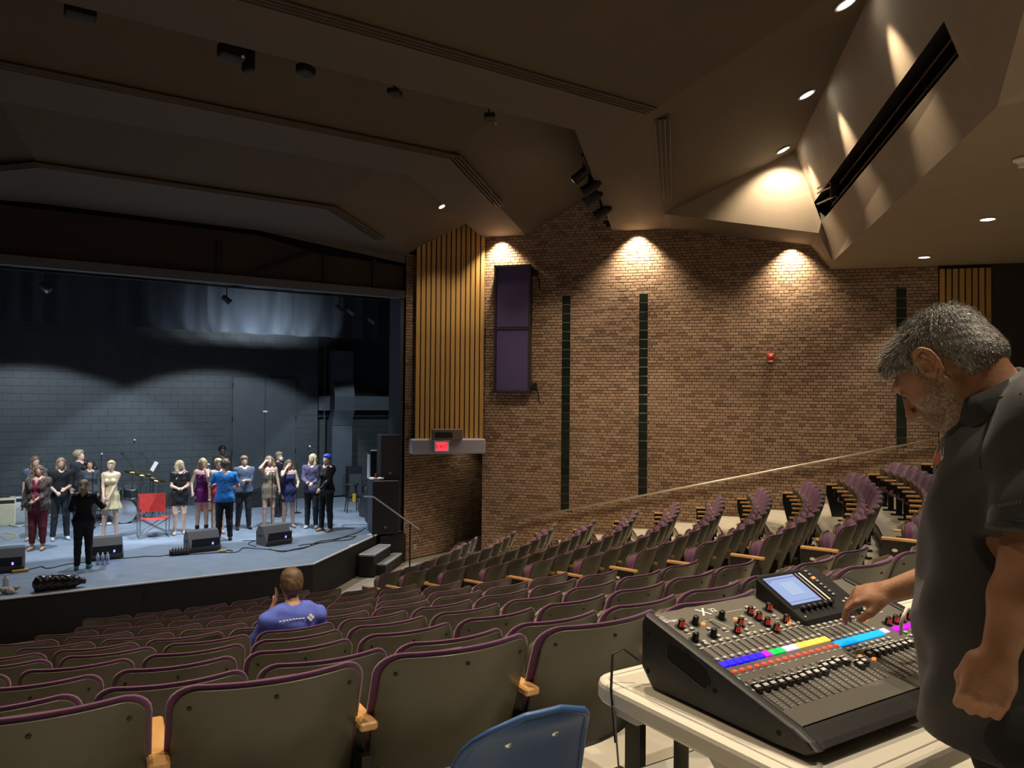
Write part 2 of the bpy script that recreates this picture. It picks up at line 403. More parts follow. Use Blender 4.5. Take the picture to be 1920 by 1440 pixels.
# passage floor, ceiling and end
struct('floor', MB().quad((8.6, 16.2, .0), (9.7, 16.1, .0), (12.2, 18.6, .35), (11.0, 19.0, .35)), M_FLOORF)
struct('wall_passage', MB().quad((11.2, 17.9, 0), (13, 19.6, 0), (13, 19.6, 3), (11.2, 17.9, 3)).quad(W0-Vector((0, 0, .2)), W0+WN*3, W0+WN*3+Vector((0, 0, 3)), W0+Vector((0, 0, 3))), M_MORT)

# ---- timber slats above the opening and the grey header
S0 = Vector((8.05, 16.66, 0)); S1 = Vector((9.66, 16.15, 0)); SD = (S1-S0).normalized(); SN = Vector((SD.y, -SD.x, 0))
SL = (S1-S0).length
slat_panel('trim_3', S0, SD, SN, 14, SL/14, 2.90, 8.3, M_MORT)
hd = MB(); hd.bbox(S0-SD*.12+SD*(SL+.12)/2+SN*.12+Vector((0, 0, 2.73)), (SL+.12, .34, .36), .03, M=axes(SD, SN, Vector((0, 0, 1)))).build('trim_4', M_GREY, None, kind='structure')
struct('ceiling', MB().box(S0+SD*.9-SN*.9+Vector((0, 0, 2.9)), (2.2, 1.6, .05), M=axes(SD, SN, Vector((0, 0, 1)))), M_PROS)
# exit sign
es = thing('exit_sign', 'lit red exit sign on the grey header over the side opening', 'exit sign', S0+SD*.60+SN*.30+Vector((0, 0, 2.74)), math.atan2(SD.y, SD.x))
MB().bbox((0, -.045, 0), (.34, .09, .25), .01).build('housing', M_WHITE, es)
MB().box((0, -.045, .133), (.42, .12, .012)).build('canopy', M_WHITE, es)
MB().box((.0, -.094, 0), (.27, .01, .19)).build('lens', mat('exit_red', (.6, .05, .07), .4, emit=(1, .06, .10), estr=1.1), es)
put_text('EXIT', .13, mat('exit_letters', (.4, .0, .0), .4, emit=(.8, .0, .02), estr=.5), es, m4(Matrix.Rotation(R(90), 3, 'X'), (0, -.101, -.002)))
sb = thing('wall_speaker', 'brown box speaker with black grille above the exit sign', 'speaker', S0+SD*.74+SN*.30+Vector((0, 0, 3.02)), math.atan2(SD.y, SD.x))
MB().bbox((0, 0, 0), (.72, .2, .25), .01).build('cabinet', mat('taupe', (.17, .13, .11), .6), sb)
MB().box((-.10, -.102, -.01), (.42, .01, .13)).build('grille', M_BLACK, sb)

# ---- ceiling clouds
def wh(k, c=WC): x = (c-.676*k)/1.413; return x, x+k
XM = 2.6
def line(y, k, z, c=WC, xr=None, zr=None):      # left end, left bend, right bend, right end
    xb = y-k; e = wh(k, c) if xr is None else (xr, xr+k); zr = z if zr is None else zr
    return [Vector((2*XM-e[0], e[1], z)), Vector((2*XM-xb, y, z)), Vector((xb, y, z)), Vector((e[0], e[1], zr))]
def strip(*lines):
    mb = MB(); n = len(lines[0]); V = [p for l in lines for p in l]
    mb.add(V, [(a*n+i, a*n+i+1, (a+1)*n+i+1, (a+1)*n+i) for a in range(len(lines)-1) for i in range(n-1)]); return mb
A1 = line(13.87, 8.93, 7.46, xr=7.83, zr=7.30); A2 = line(12.30, 6.5, 8.38, xr=9.62)
A0 = [Vector((-2.7, 16.85, 7.3)), Vector((.3, 16.85, 7.46)), Vector((4.4, 16.85, 7.46)), Vector((7.86, 16.85, 7.10))]
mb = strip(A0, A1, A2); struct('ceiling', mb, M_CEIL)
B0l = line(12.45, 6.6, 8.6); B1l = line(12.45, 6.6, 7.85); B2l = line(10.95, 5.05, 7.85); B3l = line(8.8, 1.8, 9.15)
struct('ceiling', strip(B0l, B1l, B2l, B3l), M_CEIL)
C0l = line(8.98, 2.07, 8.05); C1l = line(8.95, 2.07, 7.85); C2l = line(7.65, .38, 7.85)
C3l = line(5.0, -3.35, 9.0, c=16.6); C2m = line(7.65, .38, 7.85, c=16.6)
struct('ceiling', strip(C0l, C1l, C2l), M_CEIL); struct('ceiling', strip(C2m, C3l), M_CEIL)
struct('trim_5', strip([q+Vector((0, 0, .001)) for q in C1l], [q+Vector((0, .012, .03)) for q in C1l]), M_STEEL)
# side soffit along the brick wall and its lit fascia
SE = atpl(1535, 437, WN, 16.6); SWa = Vector((*wh(.6), 7.84)); SWb = Vector((14.81, 10.68, 7.34)); C2e = C2m[3]; RDe = C3l[3]
SO1 = Vector((14.28, 9.76, 6.8)); SO2 = Vector((15.08, 10.40, 6.8))
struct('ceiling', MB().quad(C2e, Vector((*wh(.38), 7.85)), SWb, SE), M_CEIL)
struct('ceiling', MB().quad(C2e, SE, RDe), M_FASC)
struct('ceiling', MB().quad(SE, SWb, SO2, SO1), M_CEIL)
# catwalk fascia with its long opening
FN = (Vector((8.35, 5.0, 9.0))-Vector((13.35, 10.0, 9.0))).cross(Vector((11.35, 6.94, 6.8))-Vector((13.35, 10.0, 9.0))).normalized()
FC = FN.dot(Vector((8.35, 5.0, 9.0)))
h1, h2, h3, h4 = [atpl(x, y, FN, FC) for x, y in ((1522, 385), (1770, 40), (1798, 105), (1540, 416))]
FA, FB, FD, FCc = RDe, C3l[2]+Vector((-4, -4, 0)), SO1, Vector((8.06, 3.71, 6.8))
struct('ceiling', MB().quad(FA, FB, h2, h1).quad(h2, FB, FCc, h3).quad(h3, FCc, FD, h4).quad(h4, FD, SE, FA, h1), M_FASC)
inw = -FN if FN.dot(CAMP-h1) > 0 else FN
dp_ = [q+inw*.9+Vector((0, 0, .2)) for q in (h1, h2, h3, h4)]
struct('ceiling', MB().quad(h1, h2, dp_[1], dp_[0]).quad(h2, h3, dp_[2], dp_[1]).quad(h3, h4, dp_[3], dp_[2]).quad(h4, h1, dp_[0], dp_[3]).quad(*dp_), M_BLACK)
cw = thing('catwalk_railing', 'dark pipe railing inside the long catwalk opening', 'railing', tuple(h1))
mb = MB()
for t in (.0, .5, 1): mb.tube([h1.lerp(h4, .1+.8*t)+inw*.25-h1, h2.lerp(h3, .1+.8*t)+inw*.25-h1], .018, 6)
mb.build('rail', mat('pipe_rust', (.07, .035, .02), .5, .3), cw)
for i in range(7):
    t = .06+.88*i/6; MB().tube([h1.lerp(h2, t)+inw*.25-h1, h4.lerp(h3, t)+inw*.25-h1], .018, 6).build('post', M_DARKMET, cw)
pf = h1.lerp(h2, .22)
sp = thing('followspot_bracket', 'bright metal bracket bars sticking out of the catwalk opening', 'bracket', tuple(pf))
for dz in (0, .09, .30): MB().tube([inw*.15+Vector((0, 0, -dz)), Vector((.35, .42, .05-dz))-inw*.05], .016, 8).build('bar', M_STEEL, sp)
MB().bbox(Vector((0, 0, -.15))+inw*.12, (.12, .12, .34), .01).build('clamp', M_DARKMET, sp)
# low rear soffit
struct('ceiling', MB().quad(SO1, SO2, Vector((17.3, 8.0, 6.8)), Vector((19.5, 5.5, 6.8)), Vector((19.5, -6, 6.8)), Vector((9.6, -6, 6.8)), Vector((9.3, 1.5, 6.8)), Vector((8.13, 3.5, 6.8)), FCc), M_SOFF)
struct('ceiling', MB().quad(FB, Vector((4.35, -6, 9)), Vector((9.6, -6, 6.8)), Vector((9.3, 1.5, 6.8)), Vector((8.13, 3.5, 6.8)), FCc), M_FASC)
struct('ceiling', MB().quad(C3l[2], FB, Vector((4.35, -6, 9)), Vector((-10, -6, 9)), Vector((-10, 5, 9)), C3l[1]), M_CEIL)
struct('ceiling', MB().box((4, 8, 9.6), (40, 34, .1)), M_BLACK)
# enclosing walls out of view
struct('wall_rear', MB().quad((-10, -5.4, 0), (20, -5.4, 0), (20, -5.4, 9.5), (-10, -5.4, 9.5)), mat('rear_wall', (.22, .14, .09), .8))
struct('wall_left', MB().quad((-4.6, 17, 0), (-10, 11, 0), (-10, -5.4, 0), (-10, -5.4, 9.5), (-10, 11, 9.5), (-4.6, 17, 9.5)), mat('left_wall', (.22, .14, .09), .8))
struct('wall_right', MB().quad((19.4, 5.9, 2), (19.5, -5.4, 2), (19.5, -5.4, 9), (19.4, 5.9, 9)), M_MORT)

# ---- slot diffusers
def diffuser(pts, label, w=.21):
    t = thing('slot_diffuser', label, 'air diffuser', tuple(pts[0]), 0, 'linear air slots in the ceiling')
    P = [q-pts[0] for q in pts]
    def off(d):
        out = []
        for i, q in enumerate(P):
            a = (P[i]-P[i-1]).normalized() if i else None; b = (P[i+1]-P[i]).normalized() if i < len(P)-1 else None
            na = Vector((-a.y, a.x, 0)).normalized() if a else None; nb = Vector((-b.y, b.x, 0)).normalized() if b else None
            if na and nb: n = (na+nb).normalized(); s_ = 1/max(.5, n.dot(na))
            else: n = na or nb; s_ = 1
            out.append(q+n*d*s_)
        return out
    def ribbon(d0, d1, z): a = off(d0); b = off(d1); m = MB(); V = [q+Vector((0, 0, z)) for q in a+b]; n = len(a); m.add(V, [(i, i+1, n+i+1, n+i) for i in range(n-1)]); return m
    ribbon(-w/2, w/2, -.004).build('plenum', M_BLACK, t)
    for j in range(4):
        c = -w/2+w*j/3
        m = MB(); a = off(c-.005); b = off(c+.005); n = len(a)
        V = [q+Vector((0, 0, z)) for z in (-.006, -.03) for q in a+b]
        m.add(V, [f for i in range(n-1) for f in ((2*n+i, 2*n+i+1, 3*n+i+1, 3*n+i), (i, i+1, 2*n+i+1, 2*n+i), (n+i, 3*n+i, 3*n+i+1, n+i+1))])
        m.build('blade', mat('diffuser_blade', (.16, .13, .09), .5) if j == 0 and 'diffuser_blade' not in bpy.data.materials else bpy.data.materials['diffuser_blade'], t)
def onslope(y0, k0, z0, sl, y, k, xe):
    pass
z_ = 7.86-.0
diffuser([Vector((-3.2, 14.05+3.3, 7.33)), Vector((.25, 13.93, 7.452)), Vector((4.95, 13.93, 7.452)), Vector((6.72, 15.7, 7.36))], 'air slot nearest the stage, bent at both ends')
diffuser([Vector((-3.0, 13.6, 7.84)), Vector((-.8, 11.02, 7.845)), Vector((6.0, 11.02, 7.845)), Vector((8.3, 13.32, 7.845))], 'long air slot bent once at its right end, in the middle ceiling band')
diffuser([Vector((-2.0, 7.74, 7.845)), Vector((7.27, 7.74, 7.845))], 'straight air slot nearest the camera, running out of the top of the photo')
diffuser([Vector((7.60, 7.88, 7.845)), Vector((10.80, 11.08, 7.845))], 'short air slot pointing at the brick wall, right of the long one')

# ---- downlights
def downlight(p, label, r=.10, nrm=(0, 0, -1), glow=True):
    t = thing('downlight', label, 'ceiling light', tuple(p), 0, 'recessed ceiling downlights'); M = lookM(nrm)
    MB().lathe([(r*1.25, -.002), (r*1.28, .012), (r*1.02, .014), (r, -.004), (r*.95, -.03)], 20, M=M).build('trim_ring', M_WHITE, t, smooth=True)
    MB().lathe([(r*.92, .004), (r*.92, .008)], 20, M=M).build('lens', M_LAMP, t)
downlight(Vector(SOFF[0])+Vector((0, 0, .012)), 'glowing downlight in the low rear soffit, above the timber slats', .10)
downlight(Vector(SOFF[1])+Vector((0, 0, .012)), 'glowing downlight in the low rear soffit, upper right', .10)
for i, (px, py) in enumerate(((1468, 280), (1512, 176), (1585, 5))):
    # on the rising ceiling just before the fascia
    n = (C3l[3]-C2m[3]).cross(C3l[2]-C2m[3]).normalized()
    q = atpl(px, py, n, n.dot(C3l[3])); nn = n if n.z < 0 else -n
    downlight(q+nn*.01, ('lowest', 'middle', 'uppermost')[i]+' of three bright downlights along the catwalk fascia', .115, nrm=nn)
    b = q+nn*.07; out = Vector((.707, -.707, 0))
    spot('ridge_downlight', b, b+Vector((0, 0, -5))+out*3.4, 280, 48, 1.0, WARM, .05)
    if i == 0: spot('ridge_downlight', b, b+Vector((0, 0, -5))+WN*2.6, 250, 108, .6, WARM, .05)
n = (A1[2]-A2[2]).cross(A1[3]-A2[2]).normalized(); nn = n if n.z < 0 else -n
downlight(atpl(828, 386, n, n.dot(A1[2]))+nn*.01, 'small downlight in the ceiling above the timber slats', .07, nrm=nn)
spot('slat_light', atpl(828, 386, n, n.dot(A1[2]))+nn*.08, S0+SD*.9+Vector((0, 0, 4.2)), 110, 70, .7, WARM)
q = atz(1088, 329, 7.95)
t = thing('spotlight', 'lit stage spotlight hanging at the dark ceiling slit above the brick', 'spotlight', tuple(q)); Mx = lookM((-.3, .9, -.5))
MB().lathe([(.07, -.25), (.09, -.2), (.09, .1), (.10, .12), (.10, .14)], 14, M=Mx).build('barrel', M_BLACK, t, smooth=True)
MB().lathe([(.085, .142), (.085, .146)], 14, M=Mx).build('lens', M_LAMP, t)
MB().tube([(0, 0, 0), (.1, -.05, .45)], .015, 6).build('yoke', M_STEEL, t)
for j, (px, py) in enumerate(((1106, 352), (1110, 372), (1128, 398))):
    q = atz(px, py, 7.75+.0*j)
    t = thing('spotlight', ('unlit spotlight below the lit one in the ceiling slit', 'second unlit spotlight down the ceiling slit, small reflector glint', 'lowest unlit spotlight in the ceiling slit, nearest the brick')[j], 'spotlight', tuple(q)); Mx = lookM((-.5, .7, -.5))
    MB().lathe([(.06, -.22), (.10, -.15), (.10, .1), (.12, .15)], 12, M=Mx).build('barrel', M_BLACK, t, smooth=True)
    MB().lathe([(.08, .151), (.08, .153)], 12, M=Mx).build('lens', M_STEEL, t)
    MB().box((0, 0, .18), (.05, .05, .4)).build('yoke', M_DARKMET, t)
mb = MB(); a = atz(1092, 290, 8.0); b = atz(1135, 405, 7.95); mb.tube([(0, 0, 0), b-a], .03, 8)
tag(mb.build('lighting_pipe', M_BLACK, None, loc=tuple(a)), 'black lighting pipe in the ceiling slit', 'pipe')
for j, ((px, py), lb) in enumerate((((152, 16), 'small dark fixture at the top left ceiling edge'), ((438, 92), 'dark spotlight cluster at the ceiling edge with a white glint'), ((470, 106), 'narrow dark spotlight hanging right beside the glinting cluster'), ((578, 126), 'dark fixture on the ceiling edge right of the narrow spotlight'), ((746, 169), 'small dark fixture midway along the ceiling edge'), ((925, 216), 'small fixture near the right end of the ceiling edge'))):
    q = atz(px, py, 7.93); q.y += .1
    t = thing('ceiling_fixture', lb, 'spotlight', tuple(q), .2*j)
    MB().bbox((0, 0, 0), ((.30, .30, .10, .22, .2, .2)[j], .16, (.12, .16, .30, .12, .08, .08)[j]), .02).build('body', M_BLACK, t)
    MB().tube([(0, 0, .05), (0, .05, .25)], .012, 6).build('stem', M_DARKMET, t)
    if j in (1, 5): MB().lathe([(.02, 0), (.02, .01)], 8, c=(.1, -.083, -.05), M=lookM((0, -1, -.2))).build('glint_lens', M_WHITE, t)
t = thing('smoke_detector', 'white disc smoke detector on the rear soffit at the right edge', 'smoke detector', tuple(atz(1917, 298, 6.79)))
MB().lathe([(.10, 0), (.10, -.02), (.07, -.035), (.05, -.05)], 18).build('base', M_WHITE, t, smooth=True); MB().lathe([(.045, -.05), (.04, -.1)], 14).build('sensor', M_WHITE, t)

# ---- proscenium
hdr = MB(); HY = 16.95
hdr.quad((-6, HY, 6.45), (7.87, HY, 6.38), (7.87, HY, 7.05), (5.74, HY, 7.12), (4.4, HY, 7.38), (-6, HY, 7.38))
struct('proscenium_header', hdr, M_PROS)
hb = MB(); hb.box((.95, HY+.03, 6.36), (13.85, .22, .18)); struct('trim_6', hb, M_BEAM)
struct('proscenium_header', MB().box((1, HY+.3, 8.2), (16, .2, 2.3)), M_BLACK)
for x in (3.6, 5.9, 7.1): struct('trim_7', MB().box((x, HY-.03, 6.82), (.10, .06, .62)), M_BLACK)
struct('trim_7', MB().box((5.0, HY-.03, 6.85), (1.35, .06, .07), M=Matrix.Rotation(R(-24), 3, 'Y')), M_BLACK)
M_JAMB = mat('jamb_paint', (.07, .088, .105), .55, noise=.08, nscale=4)
struct('proscenium_jamb', MB().box((7.82, 17.22, 3.2), (.09, .62, 6.5)), M_JAMB)
struct('wall_stage_side', MB().quad((7.87, 17.55, 0), (12.5, 19.2, 0), (12.5, 19.2, 9), (7.87, 17.55, 9)).quad((12.5, 19.2, 0), (12.5, 25, 0), (12.5, 25, 9), (12.5, 19.2, 9)), M_BLACK)
struct('wall_stage_side', MB().quad((-5.5, 17, 0), (-5.5, 25, 0), (-5.5, 25, 9), (-5.5, 17, 9)), M_BLACK)
# ---- stage
SFp = [(-5.5, 14.42), (4.87, 14.42), (7.22, 16.80), (7.87, 16.80), (7.87, 17.5), (12.5, 19.2), (12.5, 24.6), (-5.5, 24.6)]
st = MB(); n = len(SFp); st.add([(x, y, .7) for x, y in SFp], [tuple(range(n))]); stage = struct('stage_floor', st, M_STAGE)
st = MB(); st.add([(x, y, z) for z in (-.02, .685) for x, y in SFp[:4]], [(i, i+1, 4+i+1, 4+i) for i in range(3)]); struct('stage_front', st, mat('stage_skirt', (.012, .012, .014), .7, bump=.3, bscale=8))
for a, b in zip(SFp[:2], SFp[1:3]):
    a = Vector((*a, .692)); b = Vector((*b, .692)); d = (b-a).normalized()
    struct('trim_8', MB().box((a+b)/2, ((b-a).length, .035, .022), M=axes(d, Vector((-d.y, d.x, 0)), Vector((0, 0, 1)))), mat('nosing_white', (.75, .78, .8), .4))
struct('trim_8', MB().box((1.95, 14.41, .34), (.01, .01, .66)), M_DARKMET)
# back wall in painted block
BY = 23.8
bw = struct('wall_stage_back', MB().quad((-5.5, BY, .7), (8.12, BY, .7), (8.12, BY, 9), (-5.5, BY, 9)).quad((8.12, BY, .7), (8.12, BY+.4, .7), (8.12, BY+.4, 9), (8.12, BY, 9)).quad((8.12, BY+.4, .7), (12.5, BY+.4, .7), (12.5, BY+.4, 9), (8.12, BY+.4, 9)), M_BMORT)
def blocks(x0, x1, z1, holes=()): 
    it = []; r = 0; z = .7
    while z < z1:
        s_ = x0-(r % 2)*.2
        while s_ < x1:
            a = max(s_, x0)+.003; b = min(s_+.4, x1)-.003
            if b-a > .02 and not any(h[0] < (a+b)/2 < h[1] and z < h[2] for h in holes): it.append(((a+b)/2, z+.1, b-a, .194))
            s_ += .4
        z += .2; r += 1
    return it
DO = (5.50, 7.42, 4.5)
masonry(bw, 'block', blocks(-1.6, 8.12, 6.1, (DO,)), Vector((0, BY, 0)), Vector((1, 0, 0)), Vector((0, -1, 0)), (M_BLA, M_BLO), ch=.002, depth=.009)
masonry(bw, 'block', blocks(8.14, 11.0, 5.8), Vector((0, BY+.4, 0)), Vector((1, 0, 0)), Vector((0, -1, 0)), (M_BLA, M_BLO), ch=.002, depth=.009, limit=0)
M_DOORP = mat('door_paint', (.062, .074, .085), .45, noise=.1, nscale=3)
dr = MB().box(((DO[0]+DO[1])/2, BY-.005, 2.6), (DO[1]-DO[0]+.08, .03, 3.84)).build('door_1', M_BMORT, None, kind='structure')
for s_ in (-1, 1):
    cx_ = (DO[0]+DO[1])/2+s_*.48
    lf = MB().bbox((cx_, BY-.035, 2.58), (.94, .04, 3.74), .006).build('door_leaf', M_DOORP, dr)
    for z in (1.1, 2.2, 3.2, 4.2): MB().tube([(cx_+s_*.47, BY-.06, z-.07), (cx_+s_*.47, BY-.06, z+.07)], .014, 6).build('hinge', M_DARKMET, lf)
MB().bbox(((DO[0]+DO[1])/2, BY-.075, 3.42), (.13, .04, .05), .008).build('latch', M_WHITE, dr)
# ledge and duct
struct('ledge_and_shade', MB().box((9.5, BY+.2, 3.68), (2.72, .5, .46)), M_JAMB)
struct('ledge_and_shade', MB().box((9.5, BY+.32, 3.33), (2.72, .14, .22)), M_BLACK)  # black strip standing in for the shadow under the ledge
dk = thing('air_duct', 'painted air duct bending down the stage back wall', 'duct', (8.84, BY-.1, 0)); mb = MB()
prof = [(5.35, .25, .0), (4.35, .25, 0), (4.2, .33, -.10), (3.9, .33, -.17), (3.45, .33, -.17), (3.2, .31, -.05), (3.0, .31, .02), (.75, .31, .02)]
for (za, ha, ya), (zb, hb2, yb) in zip(prof, prof[1:]):
    mb.add([(x*hw, y, z) for (z, hw, y0) in ((za, .33, ya), (zb, .33, yb)) for (x, y) in ((-1, y0-.2), (1, y0-.2), (1, y0+.2), (-1, y0+.2))], [(0, 1, 5, 4), (1, 2, 6, 5), (3, 0, 4, 7), (2, 3, 7, 6)])
mb.build('duct_body', M_JAMB, dk)
for z in (4.35, 3.9, 3.45, 3.0): MB().box((0, -.2-.0, z), (.68, .03, .02)).build('flange', M_JAMB, dk)
MB().tube([(-.5, .1, .75), (-.5, .1, 5.8)], .02, 6).build('conduit', M_BMORT, dk)
MB().bbox((-.42, -.05, 2.0), (.12, .12, .06), .01).build('socket', M_WHITE, dk)
# border curtain
def pleats(name, x0, x1, y, z0, z1, m, amp=.06, step=.13, label=None):
    n = int((x1-x0)/step*6); V = []
    for i in range(n+1):
        x = x0+(x1-x0)*i/n; ph = i/6*2*math.pi; a = amp*(.6+.4*math.sin(x*3.1)); yy = y+a*math.sin(ph*.52+1.3*math.sin(x*1.7)); 
        V += [(x, yy, z1), (x+.02*math.sin(ph), yy*1.0-.02, z0+.015*math.sin(x*5))]
    mb = MB().add(V, [(2*i, 2*i+1, 2*i+3, 2*i+2) for i in range(n)])
    return tag(mb.build(name, m, None, smooth=True), label, 'curtain')
CZB = aty(560, 630, 22.6).z
M_CURT = mat('border_cloth', (.045, .058, .075), .95, sheen=.2)
pleats('border_curtain', -4, 9.6, 22.6, CZB, 7.3, M_CURT, .11, .30, 'pleated dark border curtain above the stage, lit at its lower right')
pleats('border_curtain', -5, 9.5, 20.6, 6.75, 8.5, M_BLACK, .11, .3, 'unlit black border curtain hanging high in front of the lit one')
# ================================================================== THINGS ON THE WALL
M3W = axes(-WD, -WN, Vector((0, 0, 1)))          # x back along the wall, y into the room
t = thing('acoustic_panel_box', 'tall black framed box with two purple panels on the brick wall', 'wall panel', wallp(.77, 5.57, .0)); t.rotation_euler = M3W.to_euler()
MB().box((0, .09, 0), (.92, .17, 3.06)).build('casing', M_BLACK, t)
M_PANELP = mat('panel_purple', (.11, .08, .22), .85, bump=.2, bscale=200)
for z in (.77, -.77): MB().bbox((-.02, .178, z), (.80, .02, 1.46), .006).build('fabric_panel', M_PANELP, t)
M_FR = mat('frame_brown', (.05, .04, .04), .5)
for x in (-.44, .42): MB().box((x, .19, 0), (.05, .04, 3.08)).build('frame_bar', M_FR, t)
for z in (-1.52, 0, 1.52): MB().box((0, .19, z), (.92, .04, .05)).build('frame_bar', M_FR, t)
for z in (1.35, -1.38):
    m = MB(); m.bbox((-.55, .06, z), (.12, .10, .14), .01); m.tube([(-.5, .1, z+.1), (-.62, .03, z-.16), (-.66, .02, z-.42)], .015, 5); m.tube([(-.48, .12, z-.05), (-.6, .1, z+.12)], .012, 5); m.build('bracket', M_BLACK, t)
t = thing('fire_alarm', 'small red fire alarm strobe on the brick wall', 'fire alarm', wallp(6.72, 4.84, .0)); t.rotation_euler = M3W.to_euler()
MB().bbox((0, .04, 0), (.15, .05, .20), .01).build('base', M_RED, t)
MB().lathe([(.055, 0), (.05, .03), (.02, .045)], 14, c=(0, .06, .03), M=lookM((0, 1, 0))).build('horn', mat('alarm_red', (.7, .08, .06), .4), t, smooth=True)
MB().bbox((.0, .07, -.07), (.09, .03, .04), .008).build('strobe_lens', M_WHITE, t)
for s_, z, lb in ((10.05, 3.4, None),):
    pass
# long wall handrail
ra, rb = atpl(950, 978, WN, WC-.09), atpl(1757, 823, WN, WC-.09)
t = thing('wall_handrail', 'long slanted metal handrail climbing along the brick wall', 'handrail', tuple(ra))
d = (rb-ra).normalized(); ex = rb+d*1.2-ra
MB().tube([(0, 0, 0), ex], .024, 10).build('rail', mat('rail_brass', (.75, .68, .58), .38, .8), t, smooth=True)
for i in range(9):
    p_ = ex*((i+.35)/9); m = MB(); m.tube([p_+Vector((0, 0, -.01)), p_+Vector((0, 0, -.08)), p_+Vector((0, 0, -.10))+WN*.09], .009, 6); m.lathe([(.03, 0), (.03, .01)], 10, c=p_+Vector((0, 0, -.10))+WN*.08, M=lookM(WN)); m.build('bracket', M_DARKMET, t)
t = thing('wall_outlet', 'pale outlet plate low on the brick beside the stage steps', 'outlet', tuple(atpl(777, 1025, BN, BN.dot(B0)-0))); t.location += BN*.02; t.rotation_euler = (0, 0, math.atan2(BD.y, BD.x))
MB().bbox((0, 0, 0), (.08, .02, .13), .004).build('plate', M_OFFWHITE, t); MB().box((0, -.012, .03), (.03, .005, .03)).box((0, -.012, -.03), (.03, .005, .03)).build('socket', M_DARKMET, t)

# ================================================================== AUDITORIUM SEATS
def slab(w_, h_, thick, curve, rc, tilt, pad=0.0, nx=18, nz=9, taperb=0.0, yoff=0.0, z0=0.0, x_in=0.0, rcb=None):
    """curved upright slab with rounded top corners; y+ is the sitter's side"""
    rcb = rcb or .02; mb = MB(); F_, B_ = [], []
    zs = [0, .03]+[.03+(h_-.03-rc)*i/(nz-4) for i in range(1, nz-3)]+[h_-rc*.7, h_-rc*.45, h_-rc*.25, h_-rc*.1, h_-rc*.02, h_]
    for zi, z in enumerate(zs):
        hw = w_/2-taperb*(1-z/h_)
        if z > h_-rc: hw -= rc-math.sqrt(max(0, rc*rc-(z-(h_-rc))**2))
        if z < rcb: hw -= rcb-math.sqrt(max(0, rcb*rcb-(rcb-z)**2))
        for xi in range(nx+1):
            u = -1+2*xi/nx; x = hw*math.sin(u*math.pi/2*.98)/math.sin(math.pi/2*.98)
            edge = min(1, (hw-abs(x))/.05, (h_-z)/.05+.0, z/.05+.3); edge = max(0, edge)
            th = .015+(thick-.015)*min(1, edge*.6) if pad else thick
            yc = curve*(x/(w_/2))**2 + yoff; yt = -(z)*math.tan(tilt)
            F_.append((x, yc+yt+th, z0+z)); B_.append((x, yc+yt, z0+z))
    n = nx+1; m_ = len(zs); o = len(F_); V = F_+B_
    f = [(j*n+i, (j+1)*n+i, (j+1)*n+i+1, j*n+i+1) for j in range(m_-1) for i in range(nx)]
    f += [(o+j*n+i, o+j*n+i+1, o+(j+1)*n+i+1, o+(j+1)*n+i) for j in range(m_-1) for i in range(nx)]
    per = [i for i in range(n)]+[j*n+nx for j in range(1, m_)]+[(m_-1)*n+i for i in range(nx-1, -1, -1)]+[j*n for j in range(m_-2, 0, -1)]
    f += [(per[i], per[(i+1) % len(per)], o+per[(i+1) % len(per)], o+per[i]) for i in range(len(per))]
    mb.add(V, f); return mb
SW = .635; TILT = R(20)
CUR = .095
m_shell = slab(.570, .585, .010, CUR*.86, .075, TILT, z0=.275, yoff=.0).mesh('backrest_shell', M_SHELL, True)
m_pad = slab(.600, .575, .05, CUR*.96, .085, TILT, pad=1, z0=.30, yoff=.008).mesh('backrest_pad', M_PURPLE, True)
def fold(mb_, ang):
    c, s_ = math.cos(ang), math.sin(ang)
    mb_.v = [(x, .075+y*c-z*s_, .37+y*s_+z*c) for x, y, z in mb_.v]; return mb_
def seatpan(w_, l_, th, z0, pad=False):
    l_ -= .03
    mb = MB(); nx, ny = 10, 9; T, Bt = [], []
    for j in range(ny+1):
        v = j/ny; y = l_*v; hw = w_/2-.02*v
        rr = .10
        if y > l_-rr: hw -= rr-math.sqrt(max(0, rr*rr-(y-(l_-rr))**2))
        for i in range(nx+1):
            u = -1+2*i/nx; x = hw*u; e = max(0, min(1, (hw-abs(x))/.05, (l_-y)/.05, y/.05+.3))
            zt = z0+th*(.5+.5*math.sqrt(e)) if pad else z0+th
            T.append((x, y, zt)); Bt.append((x, y, z0-(0 if pad else .02*e)))
    n = nx+1; o = len(T); f = [(j*n+i, j*n+i+1, (j+1)*n+i+1, (j+1)*n+i) for j in range(ny) for i in range(nx)]
    f += [(o+j*n+i, o+(j+1)*n+i, o+(j+1)*n+i+1, o+j*n+i+1) for j in range(ny) for i in range(nx)]
    per = list(range(n))+[j*n+nx for j in range(1, ny+1)]+[ny*n+i for i in range(nx-1, -1, -1)]+[j*n for j in range(ny-1, 0, -1)]
    f += [(per[i], o+per[i], o+per[(i+1) % len(per)], per[(i+1) % len(per)]) for i in range(len(per))]
    return mb.add(T+Bt, f)
UP = R(82)
m_pan = fold(seatpan(.48, .43, .02, 0), UP).mesh('seat_pan', M_PAN, True)
m_cush = fold(seatpan(.46, .41, .065, .02, True), UP).mesh('seat_cushion', M_PURPLE, True)
m_pan0 = fold(seatpan(.48, .43, .02, 0), R(4)).mesh('seat_pan', M_PAN, True)
m_cush0 = fold(seatpan(.46, .41, .065, .02, True), R(4)).mesh('seat_cushion', M_PURPLE, True)
m_arm = MB().bbox((-SW/2, .10, .615), (.062, .40, .032), .008).mesh('armrest', M_ARM)
m_arm2 = MB().bbox((SW/2, .10, .615), (.062, .40, .032), .008).mesh('armrest', M_ARM)
